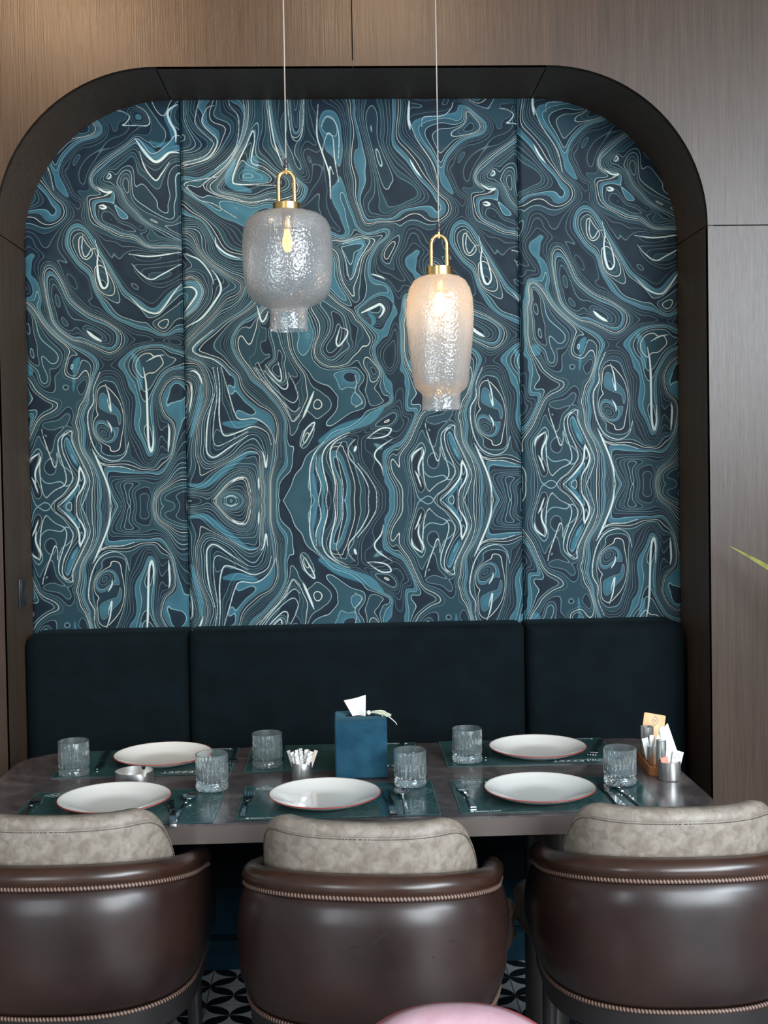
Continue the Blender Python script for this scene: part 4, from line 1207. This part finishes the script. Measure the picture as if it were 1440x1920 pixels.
def tube_thing(x, y, r, h, label, closed=False):
    if closed: b = MB().lathe([(0, 0), (r - .001, 0), (r, .001), (r, h - .0015), (r - .0015, h), (0, h)], 48)
    else: b = cup(r, h)
    o = b.build('steel_canister', M['brushed'], smooth=40); o.location = (x, y, CZ)
    return tag(o, label, 'canister', 'steel canisters on the wooden caddy')
tube_thing(.822, -.400, .0175, .088, 'tallest steel canister at the back of the wooden caddy, below the copper card')
tube_thing(.817, -.460, .0150, .050, 'short open steel canister with paper sachets, second on the wooden caddy')
tube_thing(.831, -.507, .0138, .076, 'closed slim steel canister at the front of the wooden caddy', True)
M['copper'] = NT('copper_card'); 
t = M['copper']; co = t.coord()
t.set(col=t.ramp(t.noise(co, 18, 3), [(.35, (.36, .14, .045)), (.65, (.52, .25, .10))]), rough=.38, metal=.25)
M['copper'] = t.m
crd = thing('copper_card', 'small copper card with an engraved emblem standing up behind the steel canisters', 'card', (.834, -.384, CZ))
Mx = Matrix.Rotation(R(-12), 4, 'X') @ Matrix.Rotation(R(11), 4, 'Y')
MB().prism(rrect(-.030, .030, 0, .117, .003, 3), -.0008, .0008).build('card_sheet', M['copper'], crd, smooth=0, M=Matrix.Translation((0, .004, 0)) @ Mx @ Matrix.Rotation(PI / 2, 4, 'X'))
me = emblem_mesh(.0085, .0115, plain('engraving_grey', (.12, .10, .10), .4), .2)
eo = bpy.data.objects.new('emblem', me); C.objects.link(eo)
eo.matrix_world = Matrix.Translation((0, .004, 0)) @ Mx @ Matrix.Rotation(PI / 2, 4, 'X') @ Matrix.Translation((.002, .098, .0012)); eo.parent = crd
SC = stick(.017, .060, .0028, M['paper']).build('paper_sachet', M['paper'], smooth=60)
sac = [(.812, -.462, -.20, .15, 'white paper sachet leaning left in the short steel canister'), (.818, -.456, .06, .4, 'white paper sachet upright in the short steel canister'), (.822, -.462, .30, -.3, 'white paper sachet leaning right in the short steel canister')]
for k, (x, y, ty, rz, lb_) in enumerate(sac):
    o = SC if k == 0 else SC.copy()
    if k: C.objects.link(o)
    o.location = (x, y, CZ + .006 + .004 * k); o.rotation_euler = (0, ty, rz); o.scale = (1, 1, 1.12)
    tag(o, lb_, 'sachet', 'paper sachets in the short canister')
# folded napkins
def napkin(label, pts, loc, rz, th=.0035):
    b = MB().prism(pts, -th / 2, th / 2)
    o = b.build('folded_napkin', M['paper'], smooth=0, M=Matrix.Translation(loc) @ Matrix.Rotation(rz, 4, 'Z') @ Matrix.Rotation(PI / 2, 4, 'X'))
    # soften with two fold lines
    return tag(o, label, 'napkin', 'folded white napkins at the back of the caddy')
napkin('front folded white napkin leaning beside the copper card', [(.0, 0), (.028, 0), (.004, .090), (-.006, .100), (-.017, .101), (-.022, .095)], (.858, -.470, CZ + .002), R(-4))
napkin('rearmost pointed white napkin, the tallest at the right of the caddy', [(-.008, 0), (.029, 0), (.029, .012), (-.002, .108), (-.020, .088)], (.864, -.4615, CZ + .002), R(-8))
napkin('middle folded white napkin standing on the caddy between the other two', [(-.014, 0), (.022, 0), (.004, .086), (-.006, .097), (-.016, .095)], (.853, -.4655, CZ + .002), R(-6), .003)
# front cup with wipes
o = cup(.0285, .0475).build('steel_cup', M['brushed'], smooth=40); o.location = (.834, -.575, TZ + .0003)
tag(o, 'wide steel cup of wrapped wipes standing in front of the wooden caddy', 'cup')
SA = stick(.024, .060, .003, M['sachet']).build('wrapped_wipe', M['sachet'], smooth=60)
wp = [(.824, -.578, -.10, .3, M['pinkpaper'], 'salmon pink wrapped wipe at the left of the wide steel cup', .90), (.834, -.572, .05, -.2, M['paper'], 'white wrapped wipe standing in the middle of the wide steel cup', 1.12), (.842, -.579, .16, .1, M['sachet'], 'printed white wrapped wipe at the front right of the wide steel cup', 1.12), (.846, -.568, .24, -.4, M['paper'], 'white wrapped wipe leaning out at the far right of the wide steel cup', 1.15)]
for k, (x, y, ty, rz, mt_, lb_, sz) in enumerate(wp):
    o = SA if k == 0 else SA.copy()
    if k: o.data = SA.data.copy(); C.objects.link(o)
    o.data.materials.clear(); o.data.materials.append(mt_)
    o.location = (x, y, TZ + .0055); o.rotation_euler = (0, ty, rz); o.scale = (.9, 1, sz)
    tag(o, lb_, 'wrapped wipe', 'wrapped wipes in the wide steel cup')

# ------------------------------------------------------------------ tub chairs
M['brown'] = leather('leather_espresso', (.0155, .0072, .0058), (.033, .0160, .0125), .33, scale=4, coat=.15, detail=3, dist=.2)
M['rim'] = leather('leather_cognac', (.017, .0075, .0052), (.048, .0200, .0115), .30, scale=5, coat=.25, detail=3)
M['beige'] = leather('leather_beige_distressed', (.195, .157, .122), (.325, .280, .232), .50, scale=42, bump=.2, detail=8, dist=.7, lo=.36, hi=.66)
M['tan'] = leather('leather_tan_piping', (.26, .14, .08), (.34, .20, .12), .5)
M['frame'] = plain('stained_frame', (.022, .018, .018), .38)
t = NT('rope_piping')
at = t.n('ShaderNodeAttribute', attribute_name='twist').outputs['Fac']
fr_ = t.math('FRACT', at)
t.set(col=t.mix(t.math('GREATER_THAN', fr_, .52), (.040, .018, .012), (.26, .165, .125)), rough=.5)
M['rope'] = t.m
M['stitch'] = plain('stitch_brown', (.045, .032, .024), .6)
AX, AB, AF = .276, .255, .135       # half width, depth to the back, straight run forward
def rim_drop(y):
    tt = max(0.0, (y + AB) / (AB + AF)); return .085 * tt ** 1.15
def plan(q, inset=0.0):
    """q 0..1 from the left front end round the back to the right front end; returns x, y, outward normal"""
    a_, b_ = AX - inset, AB - inset
    if q < .16: return (-a_, AF * (1 - q / .16), -1, 0)
    if q > .84: return (a_, AF * ((q - .84) / .16), 1, 0)
    th = PI * (q - .16) / .68; e = .80
    c, s = math.cos(th), math.sin(th)
    x = -a_ * math.copysign(abs(c) ** e, c); y = -b_ * (s ** e)
    # normal of the superellipse
    nx = -math.copysign(abs(c) ** (2 - e), c) / a_; ny = -(s ** (2 - e)) / b_
    L = math.hypot(nx, ny) or 1
    return (x, y, nx / L, ny / L)
def rope(z, off, q0, q1, r=.0048, drop=0.0, n=150):
    b = MB(); P = []
    for k in range(n + 1):
        q = q0 + (q1 - q0) * k / n; x, y, nx, ny = plan(q); P.append((x + nx * off, y + ny * off, z - (rim_drop(y) if z > .6 else 0)))
    if drop:
        x, y, nx, ny = plan(q0); P = [(x + nx * off, y + .012, z - .30 + .30 * k / 5 - .02) for k in range(5)] + P
        x, y, nx, ny = plan(q1); P = P + [(x + nx * off, y + .012, z - .02 - .30 * (k + 1) / 5) for k in range(5)]
    b.tube(P, r, 10)
    o = b.build('rope_piping', M['rope'], smooth=60)
    at = o.data.attributes.new('twist', 'FLOAT', 'CORNER')
    # twist measured along the path plus once around
    d = [0]
    for a, c in zip(P[:-1], P[1:]): d.append(d[-1] + math.dist(a, c))
    vals = []
    for pg in o.data.polygons:
        vs = list(pg.vertices); ks = [v % 10 for v in vs]
        wrap = (max(ks) - min(ks)) > 5
        for v, kk in zip(vs, ks):
            vals.append(d[v // 10] / .0075 + ((kk + 10) if (wrap and kk < 5) else kk) / 10.0)
    at.data.foreach_set('value', vals)
    return o
def sweep(prof, q0, q1, n, zfun=None, ends=True):
    rings = []
    for k in range(n + 1):
        q = q0 + (q1 - q0) * k / n
        x, y, nx, ny = plan(q)
        s_ = 1.0
        ring = []
        for (off, z) in prof:
            ring.append((x + nx * off, y + ny * off, z - rim_drop(y) * max(0.0, min(1.0, (z - .46) / .20))))
        rings.append(ring)
    if ends:      # soft bullnose at both front ends
        for side in (0, -1):
            base = rings[side]; cx = sum(p[0] for p in base) / len(base); cz = sum(p[2] for p in base) / len(base)
            extra = []
            for dy, sc in ((.008, .94), (.013, .80), (.015, .55)):
                extra.append([(cx + (p[0] - cx) * sc, p[1] + dy, cz + (p[2] - cz) * (1 - (1 - sc) * .12)) for p in base])
            if side == 0: rings = extra[::-1] + rings
            else: rings = rings + extra
    return MB().loft(rings)
def make_chair(label, loc, rz):
    o = thing('tub_chair', label, 'chair', loc, rz, 'brown leather tub chairs along the front of the table')
    shell = [(-.030, .430), (-.006, .432), (.006, .452), (.016, .490), (.0205, .54), (.0205, .600), (.0165, .650), (.009, .682), (-.001, .702), (-.012, .708), (-.032, .708), (-.038, .690), (-.038, .45)]
    osh = sweep(shell, 0, 1, 90).build('outer_shell', M['brown'], o, smooth=60)
    rim = [(-.004, .706), (.006, .712), (.0095, .722), (.006, .736), (-.006, .746), (-.022, .748), (-.036, .740), (-.042, .724), (-.038, .710)]
    rrm = sweep(rim, 0, 1, 90).build('rolled_rim', M['rim'], o, smooth=60)
    r_ = rope(.7055, .003, .0, 1.0); r_.parent = osh
    r_ = rope(.4310, -.001, .0, 1.0); r_.parent = osh
    band = [(-.034, .372), (-.010, .372), (-.006, .376), (-.003, .425), (-.034, .4295)]
    sweep(band, 0, 1, 70).build('base_band', M['frame'], o, smooth=40)
    # upholstered backrest standing above the rim
    Q0, Q1 = .180, .820
    def ztop(q):
        u = abs(q - .5) / (.5 - Q0)
        return .838 - .150 * max(0, (u - .50) / .50) ** 2.6
    rings = []; N = 60
    for k in range(N + 1):
        q = Q0 + (Q1 - Q0) * k / N; x, y, nx, ny = plan(q, .0)
        zt = ztop(q); ring = []
        endf = min(1, min(k, N - k) / 3 + .35)
        for (off, z) in ((-.043, .50), (-.044, .66), (-.040, zt - .040), (-.041, zt - .018), (-.045, zt - .007), (-.053, zt - .001), (-.066, zt), (-.083, zt - .002), (-.093, zt - .010), (-.097, zt - .028), (-.100, .60), (-.100, .50)):
            mid = -.07; ring.append((x + nx * (mid + (off - mid) * endf), y + ny * (mid + (off - mid) * endf), max(z, .50)))
        rings.append(ring)
    brs = MB().loft(rings).build('backrest', M['beige'], o, smooth=60)
    P = []
    for k in range(91):
        q = Q0 + .008 + (Q1 - Q0 - .016) * k / 90; x, y, nx, ny = plan(q); zt = ztop(q)
        P.append((x - nx * .0405, y - ny * .0405, zt - .021))
    MB().tube(P, .0017, 6).build('seam', M['beige'], brs, smooth=60)
    # row of short stitches just under the seam
    b = MB(); n = 150
    for k in range(n):
        q = Q0 + .012 + (Q1 - Q0 - .024) * k / n; q2 = q + (Q1 - Q0) / n * .55
        A = []
        for qq in (q, q2):
            x, y, nx, ny = plan(qq); A.append((x - nx * .0388, y - ny * .0388, ztop(qq) - .0265))
        b.tube(A, .0008, 4)
    s_ = b.build('stitching', M['stitch'], brs, smooth=0); s_['kind'] = 'stuff'
    # seat cushion: top, boxing and tan piping, wider at the front
    out_ = []
    for (x, y) in rrect(-.228, .228, -.20, .29, [.05, .045, .045, .05], 8):
        out_.append((x * (1.0 + .35 * max(0, min(1, (y - .155) / .06))), y))
    n = len(out_); rings = []
    for (s_, z) in ((.965, .432), (.995, .438), (1.0, .448), (1.0, .505), (.99, .520), (.955, .530), (.80, .536), (.4, .540)):
        rings.append([(x * s_, (y - .02) * s_ + .02, z) for x, y in out_])
    sct = MB().loft(rings).build('seat_cushion', M['beige'], o, smooth=50)
    for z in (.444, .508):
        MB().tube([(x * 1.003, (y - .02) * 1.003 + .02, z) for x, y in out_], .0030, 6, closed=True).build('seat_piping', M['tan'], sct, smooth=60)
    MB().prism([(x * .96, y * .96) for x, y in [(min(.225, max(-.225, x)), y * .93) for x, y in out_]], .372, .4318).build('seat_frame', M['frame'], o, smooth=40)
    for sx in (-1, 1):
        for sy, yy, xx in ((1, .165, .232), (-1, -.165, .205)):
            MB().tube([(sx * xx, yy, .3725), (sx * (xx + .003), yy * 1.01, .2), (sx * (xx + .010), yy * 1.05, .002)], [.020, .0175, .012], 16).build('leg', M['frame'], o, smooth=50)
    return o
CH = make_chair('brown leather tub chair with beige backrest on the left, cut by the picture edge', (-.620, -.868, 0), R(-2))
c2 = dup(CH, (.056, -.975, 0), rz=R(-9), label='brown tub chair with beige backrest in the middle, scuffed and turned slightly right')
dup(CH, (.712, -.930, 0), rz=R(-2), label='brown leather tub chair with beige backrest on the right, below the wooden caddy')
for q_ in CH.children:      # this chair's seat stays hidden between its arms
    if q_.name.startswith('seat_cushion'): q_.scale = (.78, 1, 1)
# worn spots on the middle chair
rnd = random.Random(3)
def scuff(q, z, L, wd, ang):
    pts = []
    n = 10; x, y, nx, ny = plan(q)
    # outline placed on the bulged outer face
    def face(qq, zz):
        x, y, nx, ny = plan(qq)
        pr = [(.452, .006), (.49, .016), (.54, .0205), (.59, .0205), (.650, .0165), (.682, .009), (.702, -.001)]
        for (za, oa), (zb, ob) in zip(pr[:-1], pr[1:]):
            if za <= zz <= zb: off = oa + (ob - oa) * (zz - za) / (zb - za); break
        else: off = .02
        return (x + nx * (off + .0006), y + ny * (off + .0006), zz)
    P = []
    for k in range(n):
        a = 2 * PI * k / n; u = L * math.cos(a) * rnd.uniform(.75, 1.1); v = wd * math.sin(a) * rnd.uniform(.6, 1.2)
        du = u * math.cos(ang) - v * math.sin(ang); dv = u * math.sin(ang) + v * math.cos(ang)
        P.append(face(q + du * .9, z + dv))
    MB().add(P, [tuple(range(n))]).build('scuff_mark', M['scuff'], next(q_ for q_ in c2.children if q_.name.startswith('outer_shell')), smooth=0, fix=False)['label'] = 'dark worn scuff'
M['scuff'] = plain('worn_dark_leather', (.010, .006, .005), .75)
for a in ((.53, .640, .014, .003, .5), (.515, .625, .010, .003, .7), (.50, .614, .006, .004, .2), (.56, .606, .004, .003, .1), (.553, .598, .002, .003, 0), (.635, .615, .008, .002, -.3), (.645, .603, .005, .002, .1), (.63, .600, .002, .002, 0), (.655, .598, .002, .002, 0), (.60, .590, .002, .002, 0)):
    scuff(*a)

# ------------------------------------------------------------------ pink chair at the bottom edge, nearest the camera
M['pink'] = leather('leather_rose', (.42, .24, .28), (.58, .38, .43), .30, scale=5, coat=.25)
M['pinkdark'] = leather('leather_rose_dark', (.20, .035, .045), (.27, .06, .07), .4)
pc = thing('pink_chair', 'round-backed rose pink leather chair of which only the top shows at the bottom edge', 'chair', (.145, -2.10, 0), PI)
def arc(r, n=40, a0=R(20), a1=R(160), cy=-.03): return [(r * math.cos(a0 + (a1 - a0) * k / n), cy + r * math.sin(a0 + (a1 - a0) * k / n)) for k in range(n + 1)]
rings = []
prof = []
N = 48
for k in range(N + 1):
    a = R(8) + (PI - R(16)) * k / N
    ux, uy = math.cos(a), math.sin(a)
    zt = .800 - .16 * abs(ux) ** 3.0; ring = []
    for (r, z) in ((.225, .42), (.232, .60), (.236, zt - .030), (.233, zt - .012), (.224, zt - .003), (.210, zt), (.192, zt - .002), (.178, zt - .010), (.172, zt - .03), (.170, .60), (.170, .42)):
        ring.append((ux * r, -uy * r * .92 * -1 * -1, z))
    rings.append(ring)
rings = [[(p[0], -abs(p[1]), p[2]) for p in rg] for rg in rings]
MB().loft(rings).build('backrest', M['pink'], pc, smooth=60, M=Matrix.Rotation(0, 4, 'Z'))
P = [(rg[3][0] * 1.004, rg[3][1] * 1.004, rg[3][2]) for rg in rings]
MB().tube(P, .0055, 8).build('piping', M['pinkdark'], pc, smooth=60)
MB().lathe([(0, .38), (.19, .38), (.215, .395), (.215, .45), (.19, .47), (0, .478)], 48).build('seat', M['pink'], pc, smooth=50)
for sx in (-1, 1):
    for sy in (-1, 1):
        MB().tube([(sx * .13, sy * .13, .379), (sx * .17, sy * .17, .001)], [.017, .011], 12).build('leg', M['frame'], pc, smooth=50)

# ------------------------------------------------------------------ pendants
M['brass'] = metal('brushed_brass', (.83, .55, .22), .24)
M['cable'] = plain('cable_grey', (.30, .29, .28), .5)
M['grip'] = plain('cable_grip', (.035, .035, .045), .4)
t = NT('hammered_glass'); tr = t.t
co = t.coord()
vor = t.n('ShaderNodeTexVoronoi', feature='SMOOTH_F1', inp={'Scale': 175.0}); t.l(co, vor.inputs['Vector'])
bp = t.n('ShaderNodeBump', inp={'Strength': 1.0, 'Distance': .0016}); bp.invert = True; t.l(vor.outputs['Distance'], bp.inputs['Height'])
tp = t.n('ShaderNodeBsdfTransparent'); tp.inputs[0].default_value = (.93, .95, .95, 1)
tl = t.n('ShaderNodeBsdfTranslucent'); tl.inputs[0].default_value = (.86, .84, .82, 1)
df = t.n('ShaderNodeBsdfDiffuse'); df.inputs[0].default_value = (.50, .56, .60, 1)
gs = t.n('ShaderNodeBsdfGlossy'); gs.inputs[0].default_value = (1, 1, 1, 1); gs.inputs['Roughness'].default_value = .10
for x in (tl, df, gs): t.l(bp.outputs[0], x.inputs['Normal'])
m1 = t.n('ShaderNodeMixShader', inp={0: .48}); t.l(tl.outputs[0], m1.inputs[1]); t.l(df.outputs[0], m1.inputs[2])
lw = t.n('ShaderNodeLayerWeight', inp={'Blend': .35})
fac = t.math('ADD', t.math('MULTIPLY', lw.outputs['Facing'], .45), .34, clamp=True)
m2 = t.n('ShaderNodeMixShader'); t.l(fac, m2.inputs[0]); t.l(tp.outputs[0], m2.inputs[1]); t.l(m1.outputs[0], m2.inputs[2])
m3 = t.n('ShaderNodeMixShader'); 
fr = t.n('ShaderNodeFresnel', inp={'IOR': 1.5}); t.l(bp.outputs[0], fr.inputs['Normal'])
t.l(t.math('ADD', fr.outputs[0], .02, clamp=True), m3.inputs[0]); t.l(m2.outputs[0], m3.inputs[1]); t.l(gs.outputs[0], m3.inputs[2])
t.l(m3.outputs[0], t.out.inputs[0])
M['shade'] = t.m
def emis(name, col, s):
    t = NT(name); t.set(col=(.02, .02, .02), emc=col, emis=s); return t.m
M['bulb_on'] = emis('bulb_glow', (1.0, .60, .28), 48)
M['bulb_dim'] = emis('bulb_filament', (1.0, .50, .16), 2.6)
M['bulb_glass'] = plain('bulb_glass', (.9, .7, .45), .05, trans=1.0)
def pendant(x, y, zb, prof, zcap, label, bulb, watts):
    """zb bottom of the shade; prof (r, z above zb) from the bottom rim up"""
    o = thing('pendant_lamp', label, 'pendant lamp', (x, y, zb), 0, 'brass and hammered glass pendants')
    H = prof[-1][1]
    P = prof + [(max(r - .0025, .001), z) for r, z in reversed(prof)]
    fine = []
    for (a, b_) in zip(P[:-1], P[1:]):
        for k in range(4): fine.append((a[0] + (b_[0] - a[0]) * k / 4, a[1] + (b_[1] - a[1]) * k / 4))
    fine.append(P[-1])
    MB().lathe(prof, 72).build('glass_shade', M['shade'], o, smooth=80)
    zc = zcap - zb
    cr = .0365
    MB().lathe([(.012, zc - .001), (cr - .001, zc - .001), (cr, zc), (cr, zc + .0215), (cr - .001, zc + .0225), (0, zc + .0225)], 56, cap0=True).build('brass_collar', M['brass'], o, smooth=40)
    hw, hz = .0205, .082
    pts = [(-hw, 0, zc + .020)] + [(-hw, 0, zc + .020 + (hz - hw) * k / 4) for k in range(1, 5)]
    pts += [(-hw * math.cos(PI * k / 12), 0, zc + .020 + hz - hw + hw * math.sin(PI * k / 12) * 1.15) for k in range(1, 13)]
    pts += [(hw, 0, zc + .020 + (hz - hw) * (1 - k / 4)) for k in range(1, 5)]
    MB().tube(pts, .0056, 12).build('brass_loop', M['brass'], o, smooth=60)
    zl = zc + .020 + hz
    MB().lathe([(0, zl - .004), (.0045, zl - .004), (.0045, zl + .012), (.003, zl + .014), (0, zl + .014)], 16).build('brass_nipple', M['brass'], o)
    MB().lathe([(0, zl + .012), (.006, zl + .013), (.0065, zl + .020), (.0045, zl + .022), (.0062, zl + .026), (.0055, zl + .034), (.002, zl + .038), (0, zl + .038)], 16).build('cable_grip', M['grip'], o)
    MB().tube([(0, 0, zl + .036), (.001, 0, zl + .3), (0, 0, 3.6 - zb - .004)], .0016, 8).build('cable', M['cable'], o)
    MB().lathe([(0, 3.6 - zb - .0005), (.05, 3.6 - zb - .0005), (.05, 3.6 - zb - .022), (0, 3.6 - zb - .024)], 32).build('ceiling_rose', M['brass'], o)
    MB().lathe([(0, zc - .045), (.014, zc - .045), (.016, zc - .040), (.016, zc - .003), (0, zc - .003)], 24).build('lamp_holder', M['brass'], o)
    MB().lathe([(0, zc - .104), (.006, zc - .102), (.011, zc - .095), (.0135, zc - .083), (.0125, zc - .068), (.009, zc - .055), (.008, zc - .046)], 24).build('bulb', bulb, o, smooth=80)
    if watts:
        l = bpy.data.lights.new('bulb_light', 'POINT'); l.energy = watts; l.color = (1.0, .66, .36); l.shadow_soft_size = .016
        lo = bpy.data.objects.new('bulb_light', l); C.objects.link(lo); lo.parent = o; lo.location = (0, 0, zc - .125)
    return o
profL = [(.0500, .0), (.0496, .004), (.0490, .030), (.0492, .052), (.055, .060), (.075, .068), (.094, .080), (.107, .098), (.1135, .122), (.1165, .160), (.1175, .200), (.1165, .240), (.1130, .264), (.104, .284), (.088, .297), (.066, .3045), (.045, .306), (.030, .306)]
pendant(-.130, -.48, 1.930, profL, 2.236, 'round pendant lamp with a squat clear hammered glass shade on the left, dim bulb', M['bulb_dim'], 0)
profR = [(.0510, .0), (.0506, .003), (.0500, .034), (.0512, .043), (.060, .051), (.0690, .060), (.0735, .078), (.078, .120), (.0835, .170), (.0875, .215), (.0890, .255), (.0870, .290), (.0800, .318), (.0690, .337), (.055, .347), (.042, .3505), (.030, .351)]
pendant(.2655, -.48, 1.716, profR, 2.067, 'tall tapering pendant lamp with a glowing warm bulb on the right', M['bulb_on'], 0)

# ------------------------------------------------------------------ leaf of a plant reaching in from the right
M['leaf'] = NT('leaf_olive'); t = M['leaf']
t.set(col=t.ramp(t.noise(t.coord((3, 3, 3)), 8, 2), [(.3, (.12, .14, .025)), (.7, (.34, .34, .08))]), rough=.45); M['leaf'] = t.m
pp = thing('potted_plant', 'plant beyond the right edge with one long olive green leaf reaching into view', 'plant', (1.80, -.62, 0))
MB().lathe([(0, 0), (.13, 0), (.17, .30), (.175, .34), (.165, .34), (.155, .31), (0, .31)], 40).build('pot', plain('pot_grey', (.2, .19, .18), .6), pp)
MB().lathe([(0, .3101), (.154, .3101), (.12, .325), (0, .33)], 32).build('soil', plain('soil', (.02, .015, .01), .9), pp)
def blade(P0_, P1_, P2_, wmax):
    b = MB(); n = 22; rings = []
    A, B_, C_ = Vector(P0_), Vector(P1_), Vector(P2_)
    for k in range(n + 1):
        q = k / n; p = A * (1 - q) ** 2 + B_ * 2 * q * (1 - q) + C_ * q * q
        tn = ((B_ - A) * (1 - q) + (C_ - B_) * q).normalized(); sd = tn.cross(Vector((0, -1, .15))).normalized(); up = sd.cross(tn)
        w_ = wmax * math.sin(PI * min(1, .12 + .88 * q) ** 1.0) ** .8 + .0008
        rings.append([(p + sd * w_ + up * w_ * .3)[:], (p - up * .001)[:], (p - sd * w_ + up * w_ * .3)[:], (p + up * .0008)[:]])
    return b.loft(rings)
TIP = (1.151 - 1.80, -.12 + .62, 1.316)
blade((0, 0, .32), (-.10, .05, .97), TIP, .021).build('leaf', M['leaf'], pp, smooth=60)
blade((0, .02, .32), (.15, .05, 1.1), (.62, .25, 1.35), .020).build('leaf', M['leaf'], pp, smooth=60)
blade((.02, 0, .32), (.10, -.1, 1.0), (.30, -.42, 1.5), .020).build('leaf', M['leaf'], pp, smooth=60)
